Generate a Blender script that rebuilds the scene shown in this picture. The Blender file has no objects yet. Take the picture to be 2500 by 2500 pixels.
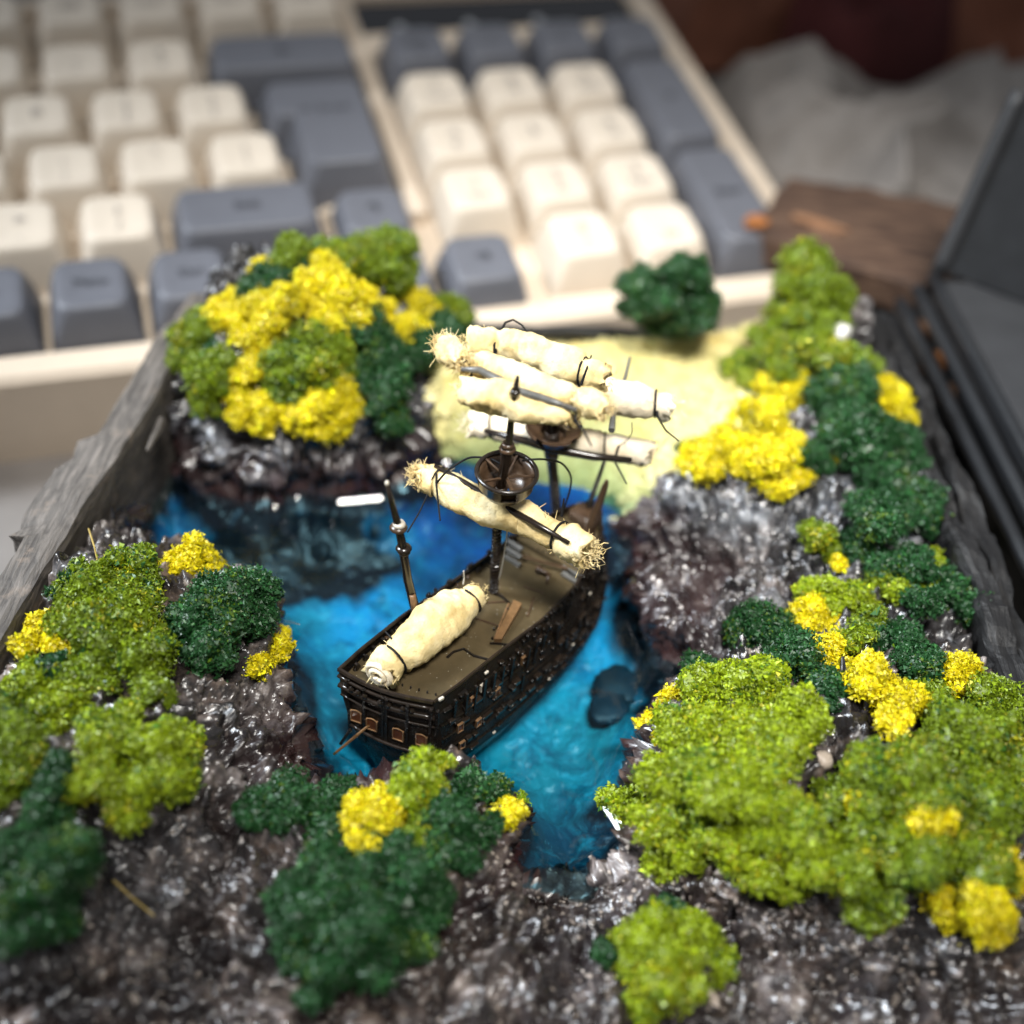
import bpy, math, random
import numpy as np
from mathutils import Vector, Matrix

# ------------------------------------------------------------------ camera, light, exposure (1 unit = 1 cm)
SC = bpy.context.scene
COL = SC.collection
RW = np.array([[0.994522, 0.073474, 0.074347], [-0.104527, 0.69907, 0.707372], [0.0, -0.711269, 0.70292]])
RW[2] = np.cross(RW[0], RW[1])
CW = np.array([0.0, -14.35754, 17.18902])
FPX = 3000.0
cam = bpy.data.cameras.new('camera')
cam.sensor_width = 36.0
cam.lens = 36.0 * FPX / 2500.0
cam.clip_start = 0.1
cam.clip_end = 500.0
cam.dof.use_dof = True
cam.dof.focus_distance = 17.0
cam.dof.aperture_fstop = 0.078
cam_o = bpy.data.objects.new('camera', cam)
COL.objects.link(cam_o)
m = Matrix.Identity(4)
for i in range(3):
    for j in range(3):
        m[i][j] = RW[j][i]
    m[i][3] = CW[i]
cam_o.matrix_world = m
SC.camera = cam_o

W = bpy.data.worlds.new("World")
SC.world = W
W.use_nodes = True
W.node_tree.nodes['Background'].inputs[0].default_value = (0.88, 0.93, 1.0, 1)
W.node_tree.nodes['Background'].inputs[1].default_value = 0.24


def lamp(name, kind, loc, target, power, color, **kw):
    l = bpy.data.lights.new(name, kind)
    l.energy = power
    l.color = color
    for k, v in kw.items():
        setattr(l, k, v)
    o = bpy.data.objects.new(name, l)
    COL.objects.link(o)
    o.location = loc
    o.rotation_euler = (Vector(target) - Vector(loc)).to_track_quat('-Z', 'Y').to_euler()
    return o


# window daylight from the upper left, plus an added overhead spot that dims the corners, its pool centred behind the ship
lamp('window_light', 'AREA', (-40, 4, 42), (3, -4, 2), 4600, (0.86, 0.93, 1.0), shape='RECTANGLE', size=12, size_y=20, spread=math.radians(44))
lamp('vignette_spot', 'SPOT', (6, -17, 58), (2.2, 3.6, 2), 345000, (1.0, 0.97, 0.91), spot_size=math.radians(26.5), spot_blend=1.0,
     shadow_soft_size=8)

SC.view_settings.view_transform = 'Standard'
SC.view_settings.look = 'None'
SC.view_settings.exposure = 0.0
SC.view_settings.gamma = 1.0
SC.cycles.max_bounces = 6
SC.cycles.transparent_max_bounces = 12
SC.cycles.caustics_reflective = False
SC.cycles.caustics_refractive = False

# ------------------------------------------------------------------ helpers
K = 2500.0 / 1932.0
rng = np.random.default_rng(7)
rnd = random.Random(5)


def raydir(px, py):
    return RW.T @ np.array([(px * K - 1250) / FPX, -(py * K - 1250) / FPX, -1.0])


def at(px, py, z):
    d = raydir(px, py)
    return CW + (z - CW[2]) / d[2] * d


def at_plane(px, py, p, n):
    d = raydir(px, py)
    return CW + np.dot(np.asarray(p) - CW, n) / np.dot(d, n) * d


def r1(x, y):
    return ((750 + .6365 * x) / K, (720 + .6365 * y) / K)


def hash3(ix, iy, iz, s):
    h = (ix * 374761393 + iy * 668265263 + iz * 2147483647 + s * 1274126177) & 0xffffffff
    h = ((h ^ (h >> 13)) * 1274126177) & 0xffffffff
    h = ((h ^ (h >> 16)) * 2246822519) & 0xffffffff
    h = h ^ (h >> 15)
    return (h & 0xffffff) / float(0xffffff) * 2 - 1


def vn(p, s=0):
    p = np.asarray(p, float)
    f = np.floor(p)
    i = f.astype(np.int64)
    t = p - f
    t = t * t * t * (t * (t * 6 - 15) + 10)
    r = 0
    for dx in (0, 1):
        wx = t[..., 0] if dx else 1 - t[..., 0]
        for dy in (0, 1):
            wy = t[..., 1] if dy else 1 - t[..., 1]
            for dz in (0, 1):
                wz = t[..., 2] if dz else 1 - t[..., 2]
                r = r + wx * wy * wz * hash3(i[..., 0] + dx, i[..., 1] + dy, i[..., 2] + dz, s)
    return r


def fbm(p, o=4, s=0, g=.5):
    p = np.asarray(p, float)
    a, r, q = 1.0, 0, p
    for k in range(o):
        r = r + a * vn(q, s + k * 17)
        q = q * 2.03 + 11.7
        a *= g
    return r


def ridged(p, o=4, s=0):
    a, r, q = 1.0, 0, np.asarray(p, float)
    for k in range(o):
        r = r + a * (1 - 2 * np.abs(vn(q, s + k * 13)))
        q = q * 2.1 + 5.3
        a *= .5
    return r


def mesh_np(name, V, Fa, smooth=False):
    """V (n,3) floats, Fa list of arrays of faces (each array (k,m))"""
    me = bpy.data.meshes.new(name)
    V = np.ascontiguousarray(V, dtype=np.float32)
    if not isinstance(Fa, list):
        Fa = [Fa]
    Fa = [np.asarray(f, dtype=np.int32) for f in Fa if len(f)]
    nl = sum(f.size for f in Fa)
    npoly = sum(len(f) for f in Fa)
    me.vertices.add(len(V))
    me.vertices.foreach_set('co', V.ravel())
    me.loops.add(nl)
    me.loops.foreach_set('vertex_index', np.concatenate([f.ravel() for f in Fa]))
    me.polygons.add(npoly)
    tot = np.concatenate([np.full(len(f), f.shape[1], np.int32) for f in Fa])
    st = np.zeros(npoly, np.int32)
    st[1:] = np.cumsum(tot)[:-1]
    me.polygons.foreach_set('loop_start', st)
    me.polygons.foreach_set('loop_total', tot)
    me.polygons.foreach_set('use_smooth', np.full(npoly, smooth, bool))
    me.update(calc_edges=True)
    me.validate()
    return me


class MB:
    """collects shapes into one mesh"""

    def __init__(self):
        self.v, self.f3, self.f4, self.n = [], [], [], 0

    def add(self, V, F4=(), F3=()):
        V = np.asarray(V, float).reshape(-1, 3)
        self.v.append(V)
        if len(F4):
            self.f4.append(np.asarray(F4) + self.n)
        if len(F3):
            self.f3.append(np.asarray(F3) + self.n)
        self.n += len(V)
        return self

    def box(self, c, s, R=None, taper=1.0, bev=0.0):
        c = np.asarray(c, float)
        h = np.asarray(s, float) / 2
        b = bev if bev else 0
        if not b:
            V = np.array([[x, y, z] for z in (-1, 1) for y in (-1, 1) for x in (-1, 1)], float)
            V[4:, :2] *= taper
            V = V * h
            Fq = [[0, 2, 3, 1], [4, 5, 7, 6], [0, 1, 5, 4], [2, 6, 7, 3], [0, 4, 6, 2], [1, 3, 7, 5]]
            if R is not None:
                V = V @ np.asarray(R).T
            return self.add(V + c, Fq)
        # chamfered box: rounded rectangle loft
        lv = [(-h[2], -b), (-h[2] + b, 0), (h[2] - b, 0), (h[2], -b)]
        rings = []
        for z, ins in lv:
            x, y = h[0] + ins, h[1] + ins
            rings.append([[x - b, -y, z], [x, -y + b, z], [x, y - b, z], [x - b, y, z], [-x + b, y, z], [-x, y - b, z], [-x, -y + b, z],
                          [-x + b, -y, z]])
        V = np.array(rings).reshape(-1, 3)
        Fq = [[k * 8 + i, k * 8 + (i + 1) % 8, k * 8 + 8 + (i + 1) % 8, k * 8 + 8 + i] for k in range(3) for i in range(8)]
        Fq += [[24, 25, 26, 27], [24, 27, 28, 31], [28, 29, 30, 31], [3, 2, 1, 0], [7, 4, 3, 0], [7, 6, 5, 4]]
        if R is not None:
            V = V @ np.asarray(R).T
        return self.add(V + c, Fq)

    def tube(self, P, r, n=8, caps=True):
        P = np.asarray(P, float)
        r = np.broadcast_to(np.asarray(r, float), (len(P),))
        T = np.gradient(P, axis=0)
        T /= np.linalg.norm(T, axis=1)[:, None] + 1e-12
        u = np.cross(T[0], [0, 0, 1.0])
        if np.linalg.norm(u) < 1e-3:
            u = np.cross(T[0], [1.0, 0, 0])
        u /= np.linalg.norm(u)
        V = []
        a = np.arange(n) / n * 2 * np.pi
        for k in range(len(P)):
            u = u - T[k] * np.dot(u, T[k])
            u /= np.linalg.norm(u) + 1e-12
            w = np.cross(T[k], u)
            V.append(P[k] + r[k] * (np.cos(a)[:, None] * u + np.sin(a)[:, None] * w))
        V = np.concatenate(V)
        Fq = [[k * n + i, k * n + (i + 1) % n, (k + 1) * n + (i + 1) % n, (k + 1) * n + i] for k in range(len(P) - 1) for i in range(n)]
        F3 = []
        if caps:
            V = np.concatenate([V, P[:1], P[-1:]])
            e = len(V)
            L = (len(P) - 1) * n
            for i in range(n):
                F3 += [[e - 2, (i + 1) % n, i], [e - 1, L + i, L + (i + 1) % n]]
        return self.add(V, Fq, F3)

    def me(self, name, smooth=False):
        fa = []
        if self.f4:
            fa.append(np.concatenate(self.f4))
        if self.f3:
            fa.append(np.concatenate(self.f3))
        return mesh_np(name, np.concatenate(self.v), fa, smooth)


def put(name, me, mat, parent=None, label=None, cat=None, group=None, kind=None):
    o = bpy.data.objects.new(name, me)
    COL.objects.link(o)
    if mat is not None and not me.materials:
        me.materials.append(mat)
    if parent is not None:
        o.parent = parent
    tag(o, label, cat, group, kind)
    return o


def tag(o, label=None, cat=None, group=None, kind=None):
    if label:
        o['label'] = label
    if cat:
        o['category'] = cat
    if group:
        o['group'] = group
    if kind:
        o['kind'] = kind


def empty(name, loc, label, cat, group=None, mat=None):
    o = bpy.data.objects.new(name, None)
    COL.objects.link(o)
    if mat is not None:
        o.matrix_world = mat
    else:
        o.location = loc
    tag(o, label, cat, group)
    return o


def subparent(child, parent):
    child.parent = parent


# ------------------------------------------------------------------ materials
class NT:
    def __init__(self, name):
        self.m = bpy.data.materials.new(name)
        self.m.use_nodes = True
        self.t = self.m.node_tree
        self.p = self.t.nodes['Principled BSDF']
        self.co = self.n('ShaderNodeTexCoord').outputs['Object']

    def n(self, k, **kw):
        x = self.t.nodes.new(k)
        for a, b in kw.items():
            setattr(x, a, b)
        return x

    def l(self, a, b):
        self.t.links.new(a, b)

    def noise(self, scale, detail=4, rough=.6, vec=None, dist=0):
        x = self.n('ShaderNodeTexNoise')
        x.inputs['Scale'].default_value = scale
        x.inputs['Detail'].default_value = detail
        x.inputs['Roughness'].default_value = rough
        x.inputs['Distortion'].default_value = dist
        self.l(vec if vec is not None else self.co, x.inputs['Vector'])
        return x.outputs['Fac']

    def ramp(self, fac, stops):
        x = self.n('ShaderNodeValToRGB')
        e = x.color_ramp.elements
        while len(e) < len(stops):
            e.new(.5)
        for q, (p, c) in zip(e, stops):
            q.position = p
            q.color = (c[0], c[1], c[2], 1)
        self.l(fac, x.inputs[0])
        return x.outputs[0]

    def mix(self, fac, a, b, mode='MIX'):
        x = self.n('ShaderNodeMix', data_type='RGBA', blend_type=mode)
        for s, v in ((x.inputs[0], fac), (x.inputs[6], a), (x.inputs[7], b)):
            if isinstance(v, (int, float)):
                s.default_value = v
            elif isinstance(v, tuple):
                s.default_value = (*v, 1)
            else:
                self.l(v, s)
        return x.outputs[2]

    def bump(self, h, strength=.5, dist=.02, normal=None):
        x = self.n('ShaderNodeBump')
        x.inputs['Strength'].default_value = strength
        x.inputs['Distance'].default_value = dist
        self.l(h, x.inputs['Height'])
        if normal is not None:
            self.l(normal, x.inputs['Normal'])
        self.l(x.outputs[0], self.p.inputs['Normal'])
        return x.outputs[0]

    def col(self, c):
        if isinstance(c, tuple):
            self.p.inputs['Base Color'].default_value = (*c, 1)
        else:
            self.l(c, self.p.inputs['Base Color'])
        return self

    def set(self, rough=None, spec=None, coat=None, metal=None):
        if rough is not None:
            if isinstance(rough, (int, float)):
                self.p.inputs['Roughness'].default_value = rough
            else:
                self.l(rough, self.p.inputs['Roughness'])
        if spec is not None:
            self.p.inputs['Specular IOR Level'].default_value = spec
        if coat is not None:
            self.p.inputs['Coat Weight'].default_value = coat
            self.p.inputs['Coat Roughness'].default_value = .07
        return self

    def attr(self, name):
        x = self.n('ShaderNodeAttribute')
        x.attribute_name = name
        return x.outputs['Color']

    def map(self, v, a, b, c, d):
        x = self.n('ShaderNodeMapRange')
        for i, q in enumerate((a, b, c, d)):
            x.inputs[i + 1].default_value = q
        self.l(v, x.inputs[0])
        return x.outputs[0]


def simple(name, c, rough=.5, spec=.4, var=.15, scale=3, bump=0, bscale=40, coat=None):
    t = NT(name)
    lo = tuple(max(0, x * (1 - var)) for x in c)
    hi = tuple(x * (1 + var) for x in c)
    t.col(t.ramp(t.noise(scale, 5), [(.3, lo), (.7, hi)]))
    t.set(rough, spec, coat)
    if bump:
        t.bump(t.noise(bscale, 4), bump, .02)
    return t.m


t = NT('flock_foam')
ac = t.attr('tint')
b = t.noise(3.0, 5, .6)
c = t.mix(t.map(b, .36, .66, .4, 0), ac, (.34, .36, .25), 'MULTIPLY')
t.col(c)
t.set(.45, .5)
M_FOAM = t.m
M_LIME, M_OLIVE, M_DARK, M_YEL = 'lime', 'olive', 'dark', 'yellow'
TINT = {'lime': ((.245, .325, .005), (.055, .14, .012), (.44, .42, .01)), 'olive': ((.155, .225, .004), (.020, .085, .014), (.38, .36, .008)),
        'dark': ((.012, .064, .015), (.035, .13, .035), (.08, .14, .008)), 'yellow': ((.73, .60, .004), (.85, .73, .02), (.30, .27, .008))}
M_STALK = simple('stalk', (.45, .33, .1))


def rock_mat(name, warm, glaze=1.0):
    t = NT(name)
    big = t.noise(.75, 4, .55)
    n1 = t.noise(1.5, 6, .62, dist=.6)
    dark = t.ramp(n1, [(.38, (.010, .008, .008)), (.50, (.046, .035, .030)), (.60, (.17, .118, .088)), (.72, (.44, .33, .26))])
    cool = t.ramp(n1, [(.38, (.010, .011, .013)), (.50, (.042, .044, .050)), (.60, (.13, .138, .155)), (.74, (.38, .40, .44))])
    c = t.mix(t.map(big, .40, .60, 0 if warm else .45, .5 if warm else 1), dark, cool)
    sp = t.noise(6, 5, .62)
    c = t.mix(t.map(sp, .60, .68, 0, .5), c, (.56, .49, .43) if warm else (.54, .56, .60))
    sp2 = t.noise(4, 5, .62)
    c = t.mix(t.map(sp2, .36, .44, .8, 0), c, (.012, .010, .010))
    # broad near-black patches
    wsh = t.noise(.62, 5, .6, dist=.8)
    c = t.mix(t.map(wsh, .46, .60, 0, .82), c, (.014, .012, .013))
    geo = t.n('ShaderNodeNewGeometry')
    # purple-brown glaze where the rock meets the resin
    sep = t.n('ShaderNodeSeparateXYZ')
    t.l(geo.outputs['Position'], sep.inputs[0])
    low = t.map(sep.outputs['Z'], 2.55, 3.45, 1, 0)
    nz = t.noise(1.6, 3)
    mm = t.n('ShaderNodeMath', operation='MULTIPLY')
    t.l(low, mm.inputs[0])
    t.l(t.map(nz, .32, .55, .6 * glaze, glaze), mm.inputs[1])
    c = t.mix(mm.outputs[0], c, (.034, .014, .014))
    t.col(c)
    t.set(t.map(t.noise(3, 3), .42, .66, .16, .55), .6, .55)
    vo = t.n('ShaderNodeTexVoronoi')
    vo.inputs['Scale'].default_value = 4.5
    vv = t.n('ShaderNodeVectorMath', operation='ADD')
    nz2 = t.n('ShaderNodeTexNoise')
    nz2.inputs['Scale'].default_value = 5
    t.l(t.co, nz2.inputs['Vector'])
    sc_ = t.n('ShaderNodeVectorMath', operation='SCALE')
    sc_.inputs['Scale'].default_value = .25
    t.l(nz2.outputs['Color'], sc_.inputs[0])
    t.l(t.co, vv.inputs[0])
    t.l(sc_.outputs[0], vv.inputs[1])
    t.l(vv.outputs[0], vo.inputs['Vector'])
    b1 = t.n('ShaderNodeBump')
    b1.inputs['Strength'].default_value = .20
    b1.inputs['Distance'].default_value = .09
    t.l(vo.outputs['Distance'], b1.inputs['Height'])
    t.bump(t.noise(7, 7, .58), .20, .07, b1.outputs[0])
    t.p.inputs['Coat Roughness'].default_value = .20
    return t.m


M_ROCKW = rock_mat('warm_grey_rock', True)
M_ROCKC = rock_mat('cool_grey_rock', False)
M_GROUND = rock_mat('rubble_ground', True, .25)

t = NT('painted_lagoon_bed')
bc = t.attr('paint')
an_ = [x for x in t.t.nodes if x.type == 'ATTRIBUTE'][0]


def onbed(f):
    q = t.n('ShaderNodeMath', operation='MULTIPLY')
    t.l(f, q.inputs[0])
    t.l(an_.outputs['Alpha'], q.inputs[1])
    return q.outputs[0]


sw = t.noise(1.1, 6, .62, dist=3.0)
c = t.mix(onbed(t.map(sw, .50, .66, 0, .62)), bc, (.04, .42, .55))
c = t.mix(onbed(t.map(t.noise(4.5, 6, .7, dist=3.0), .60, .72, 0, .5)), c, (.20, .60, .72))
c = t.mix(onbed(t.map(t.noise(1.15, 7, .68, dist=1.6), .48, .64, 0, .72)), c, (.006, .070, .125))
c = t.mix(t.map(t.noise(24, 3, .7), .63, .70, 0, .7), c, (.01, .03, .05))
t.col(c)
t.set(.4, .3)
M_BED = t.m

t = NT('bank_turf')
c = t.mix(t.map(t.noise(1.2, 4), .35, .65, 0, 1), (.68, .63, .28), (.80, .74, .44))
sep = t.n('ShaderNodeSeparateXYZ')
t.l(t.co, sep.inputs[0])
c = t.mix(t.map(sep.outputs['Z'], 2.3, 2.95, 1, 0), c, (.22, .30, .14))
t.col(c)
t.set(.8, .1)
t.bump(t.noise(18, 5, .7), .3, .04)
M_BANK = t.m

t = NT('grass_blade')
oi = t.n('ShaderNodeNewGeometry')
sep = t.n('ShaderNodeSeparateXYZ')
t.l(oi.outputs['Position'], sep.inputs[0])
c = t.ramp(t.noise(1.4, 3), [(.3, (.62, .60, .22)), (.5, (.82, .76, .42)), (.7, (.80, .66, .27))])
c = t.mix(t.map(sep.outputs['Z'], 2.3, 3.0, .9, 0), c, (.20, .29, .11))
t.col(c)
t.set(.6, .25)
M_GRASS = t.m

# clear resin: a transparent sheet with a glossy skin
m_ = bpy.data.materials.new('clear_resin')
m_.use_nodes = True
nt = m_.node_tree
for x in list(nt.nodes):
    if x.type != 'OUTPUT_MATERIAL':
        nt.nodes.remove(x)
out = [x for x in nt.nodes if x.type == 'OUTPUT_MATERIAL'][0]
tr = nt.nodes.new('ShaderNodeBsdfTransparent')
tr.inputs[0].default_value = (.62, .88, .98, 1)
gl = nt.nodes.new('ShaderNodeBsdfGlossy')
gl.inputs['Roughness'].default_value = .03
fr = nt.nodes.new('ShaderNodeFresnel')
fr.inputs['IOR'].default_value = 1.5
mx = nt.nodes.new('ShaderNodeMixShader')
no = nt.nodes.new('ShaderNodeTexNoise')
no.inputs['Scale'].default_value = 1.3
no.inputs['Detail'].default_value = 3
no.inputs['Distortion'].default_value = 1.0
tc = nt.nodes.new('ShaderNodeTexCoord')
nt.links.new(tc.outputs['Object'], no.inputs['Vector'])
bp = nt.nodes.new('ShaderNodeBump')
bp.inputs['Strength'].default_value = .05
bp.inputs['Distance'].default_value = .12
nt.links.new(no.outputs['Fac'], bp.inputs['Height'])
nt.links.new(bp.outputs[0], gl.inputs['Normal'])
nt.links.new(bp.outputs[0], fr.inputs['Normal'])
nt.links.new(fr.outputs[0], mx.inputs[0])
nt.links.new(tr.outputs[0], mx.inputs[1])
nt.links.new(gl.outputs[0], mx.inputs[2])
nt.links.new(mx.outputs[0], out.inputs[0])
M_WATER = m_

t = NT('weathered_wood')
mp = t.n('ShaderNodeMapping')
mp.inputs['Scale'].default_value = (6, .7, 6)
t.l(t.co, mp.inputs[0])
g = t.noise(2.2, 7, .65, vec=mp.outputs[0], dist=.5)
c = t.ramp(g, [(.3, (.035, .030, .027)), (.5, (.10, .088, .078)), (.72, (.19, .165, .145))])
c = t.mix(t.map(t.noise(1.3, 5, .7), .58, .70, 0, .7), c, (.26, .20, .155))
t.col(c)
t.set(.62, .35)
t.bump(g, .6, .06)
M_WOOD = t.m

t = NT('charred_wood')
mp = t.n('ShaderNodeMapping')
mp.inputs['Scale'].default_value = (7, .6, 7)
t.l(t.co, mp.inputs[0])
g = t.noise(2.2, 7, .65, vec=mp.outputs[0], dist=.5)
c = t.ramp(g, [(.3, (.004, .004, .0045)), (.58, (.014, .0135, .014)), (.78, (.055, .052, .050))])
t.col(c)
t.set(.5, .4)
t.bump(g, .6, .06)
M_CHAR = t.m

t = NT('brown_board')
mp = t.n('ShaderNodeMapping')
mp.inputs['Scale'].default_value = (.8, 4, 4)
t.l(t.co, mp.inputs[0])
g = t.noise(1.2, 6, .6, vec=mp.outputs[0])
c = t.ramp(g, [(.3, (.030, .018, .014)), (.5, (.085, .050, .034)), (.75, (.17, .105, .068))])
t.col(c)
t.set(.6, .3)
M_BOARD = t.m
M_ORANGE = simple('orange_bark', (.33, .12, .03), .6)
M_TAN = simple('tan_bark', (.26, .13, .065), .6)

t = NT('desk_top')
t.col(t.ramp(t.noise(.5, 6, .6), [(.3, (.17, .155, .145)), (.7, (.24, .22, .205))]))
t.set(.55, .35)
M_DESK = t.m
M_CREAM = simple('cream_plastic', (.60, .50, .395), .42, .4, .03, 2, .15, 60)
M_CREAMK = simple('cream_keycap', (.63, .55, .455), .40, .4, .03, 2, .12, 70)
M_GREYK = simple('slate_keycap', (.115, .119, .138), .40, .4, .05, 2, .12, 70)
M_INK = simple('legend_ink', (.34, .31, .29), .5)
M_INKD = simple('dark_legend_ink', (.045, .047, .055), .5)
M_GLOSSB = simple('gloss_black_strip', (.012, .012, .015), .15, .5, .1)
M_LED = simple('clear_led', (.35, .36, .38), .2)
M_BLACKP = simple('black_plastic', (.014, .015, .017), .38, .5, .2, 2, .15, 40)
M_GREYP = simple('dark_grey_plastic', (.032, .033, .036), .5, .4, .15, 1.2, .2, 30)
M_CLOTH = simple('pale_grey_cloth', (.27, .245, .225), .8, .2, .12, .6)
M_RED = simple('russet_cloth', (.22, .085, .05), .8, .2, .3, .4, .2, 20)
M_RED2 = simple('wine_cloth', (.085, .022, .022), .8, .2, .3, .4)

# ship
t = NT('dark_hull_plastic')
g = t.noise(5, 5, .6)
t.col(t.ramp(g, [(.3, (.005, .004, .003)), (.6, (.010, .007, .005)), (.8, (.028, .016, .008))]))
t.set(t.map(t.noise(7, 3), .35, .65, .2, .45), .32)
t.bump(t.noise(22, 5, .6), .5, .03)
M_HULL = t.m
t = NT('olive_deck_plastic')
c = t.ramp(t.noise(2.4, 5), [(.3, (.046, .034, .016)), (.7, (.080, .058, .029))])
vo = t.n('ShaderNodeTexVoronoi')
vo.inputs['Scale'].default_value = 13
t.l(t.co, vo.inputs['Vector'])
c = t.mix(t.map(vo.outputs['Distance'], .055, .085, .8, 0), c, (.6, .56, .48))
t.col(c)
t.set(.32, .5)
t.bump(t.noise(10, 3), .12, .03)
M_DECK = t.m
M_BRNW = simple('amber_window', (.12, .038, .012), .25, .5, .3, 8)
M_FRAME = simple('worn_brown_trim', (.17, .095, .045), .35, .5, .4, 9)
M_PALE = simple('pale_ship_trim', (.55, .5, .42), .35, .5, .2, 9)
M_BRNPL = simple('brown_ladder_plastic', (.13, .07, .028), .4, .4, .3, 6)
M_SLATE = simple('grey_block_plastic', (.09, .088, .082), .3, .5, .3, 8)
M_MAST = simple('mast_plastic', (.016, .011, .008), .22, .55, .4, 8)
M_MASTB = simple('mast_brown_plastic', (.055, .032, .018), .28, .5, .4, 6)
M_THREAD = simple('black_thread', (.008, .008, .009), .7, .2)
M_WIRE = simple('silver_wire', (.5, .48, .44), .3, .6)
t = NT('cream_felt')
c = t.ramp(t.noise(2.6, 5, .6), [(.28, (.62, .45, .18)), (.5, (.77, .61, .31)), (.72, (.86, .75, .48))])
c = t.mix(t.map(t.noise(15, 6, .8), .56, .70, 0, .6), c, (.42, .27, .08))
t.col(c)
t.set(.85, .15)
t.bump(t.noise(24, 5, .75), .55, .05)
M_FELT = t.m
t = NT('pale_felt')
c = t.ramp(t.noise(2.6, 5, .6), [(.25, (.70, .56, .38)), (.5, (.82, .71, .53)), (.75, (.86, .80, .68))])
t.col(c)
t.set(.85, .15)
t.bump(t.noise(24, 5, .75), .5, .05)
M_FELTP = t.m

# ------------------------------------------------------------------ terrain field (water level 2.3)
WL = 2.3
shore_px = [(330, 850), (350, 895), (370, 930), (430, 955), (520, 962), (560, 945), (640, 952), (720, 945), (790, 905), (830, 880), (880, 880),
            (960, 900), (1060, 905), (1120, 925), (1165, 975), (1172, 1060), (1180, 1130), (1225, 1200), (1262, 1275), (1250, 1310), (1215, 1380),
            (1180, 1450), (1150, 1520), (1190, 1585), (1150, 1625), (1085, 1668), (1010, 1645), (995, 1590), (965, 1510), (880, 1475), (760, 1490),
            (640, 1505), (592, 1500), (588, 1430), (560, 1370), (540, 1290), (535, 1225), (490, 1165), (420, 1120), (345, 1090), (285, 1060), (262, 970), (290, 900)]
SH = np.array([at(x, y, WL)[:2] for x, y in shore_px])


def sdist(P, poly):
    """signed distance, positive outside"""
    A = poly
    B = np.roll(poly, -1, 0)
    d2 = np.full(len(P), 1e9)
    ins = np.zeros(len(P), bool)
    for a, b in zip(A, B):
        e = b - a
        w = P - a
        tt = np.clip((w @ e) / (e @ e), 0, 1)
        d2 = np.minimum(d2, ((w - tt[:, None] * e) ** 2).sum(1))
        c1 = (a[1] <= P[:, 1]) != (b[1] <= P[:, 1])
        xs = a[0] + (P[:, 1] - a[1]) / (e[1] if abs(e[1]) > 1e-9 else 1e-9) * e[0]
        ins ^= c1 & (P[:, 0] < xs)
    return np.where(ins, -1, 1) * np.sqrt(d2)


# inland control points: photo point, height above the water, width of the rise from the shore
ctrl = [(400, 830, 1.0, .35), (500, 835, 1.15, .35), (600, 850, 1.1, .35), (700, 850, 1.05, .35), (780, 820, 1.0, .4), (450, 700, 1.9, .4), (600, 700, 2.0, .4),
        (560, 580, 2.5, .4), (700, 560, 2.5, .4), (780, 640, 1.7, .5), (840, 700, 1.1, .7), (850, 640, 1.1, .8), (380, 640, 1.9, .4),
        (900, 780, .45, 1.8), (1000, 760, .5, 2.0), (1050, 680, .7, 2.2), (1150, 720, .65, 2.2), (1000, 600, .95, 2.5), (1200, 620, 1.05, 2.5), (1100, 850, .25, 1.6),
        (1180, 800, .4, 1.6), (1300, 700, .8, 1.8), (1250, 840, .6, 1.2), (1380, 600, 1.2, 2.2), (1430, 560, 1.4, 2.0),
        (1200, 1050, .45, .3), (1230, 1000, .7, .4), (1280, 930, .95, .5), (1300, 1080, .75, .5), (1270, 1180, .5, .3), (1390, 940, 1.3, .5), (1500, 960, 1.35, .5),
        (1420, 1080, 1.1, .5), (1400, 800, 1.4, .5), (1550, 800, 1.75, .5), (1500, 650, 1.9, .6), (1560, 560, 2.1, .6), (1680, 780, 1.6, .5), (1650, 950, 1.5, .5),
        (1700, 1060, 1.4, .5), (1500, 1120, 1.15, .5), (1800, 1150, 1.1, .5), (1640, 700, 1.7, .5),
        (1350, 1250, .9, .35), (1300, 1400, 1.2, .4), (1400, 1400, 1.6, .5), (1550, 1400, 1.7, .5), (1700, 1350, 1.7, .5), (1850, 1350, 1.5, .5), (1250, 1520, 1.1, .4),
        (1400, 1560, 1.5, .5), (1600, 1550, 1.7, .5), (1800, 1550, 1.6, .5), (1700, 1700, 1.3, .5), (1500, 1660, 1.1, .5), (1350, 1680, .7, .5),
        (1450, 1800, .7, .5), (1700, 1850, .8, .5), (1300, 1880, .7, .5), (1180, 1800, .55, .5), (1120, 1720, .35, .5), (1000, 1700, .45, .4), (1850, 1850, .9, .5),
        (950, 1640, .6, .4), (850, 1570, 1.1, .4), (760, 1530, 1.2, .35), (620, 1560, .95, .5), (520, 1520, .8, .4), (700, 1700, 1.2, .5), (600, 1750, 1.1, .5),
        (800, 1800, .9, .5), (950, 1800, .6, .5), (1000, 1900, .6, .5), (700, 1900, .8, .5), (500, 1650, .8, .5), (450, 1800, .6, .5), (400, 1900, .5, .5),
        (480, 1500, .8, .4), (540, 1430, .55, .25), (520, 1350, .8, .25), (470, 1300, 1.0, .3), (420, 1300, 1.15, .35), (380, 1400, 1.25, .4), (400, 1500, 1.1, .4),
        (300, 1250, 1.5, .4), (250, 1150, 1.4, .4), (400, 1180, 1.3, .35), (480, 1180, 1.1, .3), (150, 1200, 1.5, .5), (200, 1400, 1.7, .5), (100, 1400, 1.6, .5),
        (100, 1600, 1.5, .5), (250, 1600, 1.2, .5), (300, 1720, .9, .5), (100, 1780, 1.1, .5), (200, 1880, .6, .5), (50, 1900, .6, .5), (300, 1050, 1.15, .4), (370, 1075, 1.2, .35), (190, 1080, 1.6, .5), (420, 1110, 1.45, .35), (480, 1120, 1.25, .35), (90, 1150, 1.6, .5)]
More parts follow.
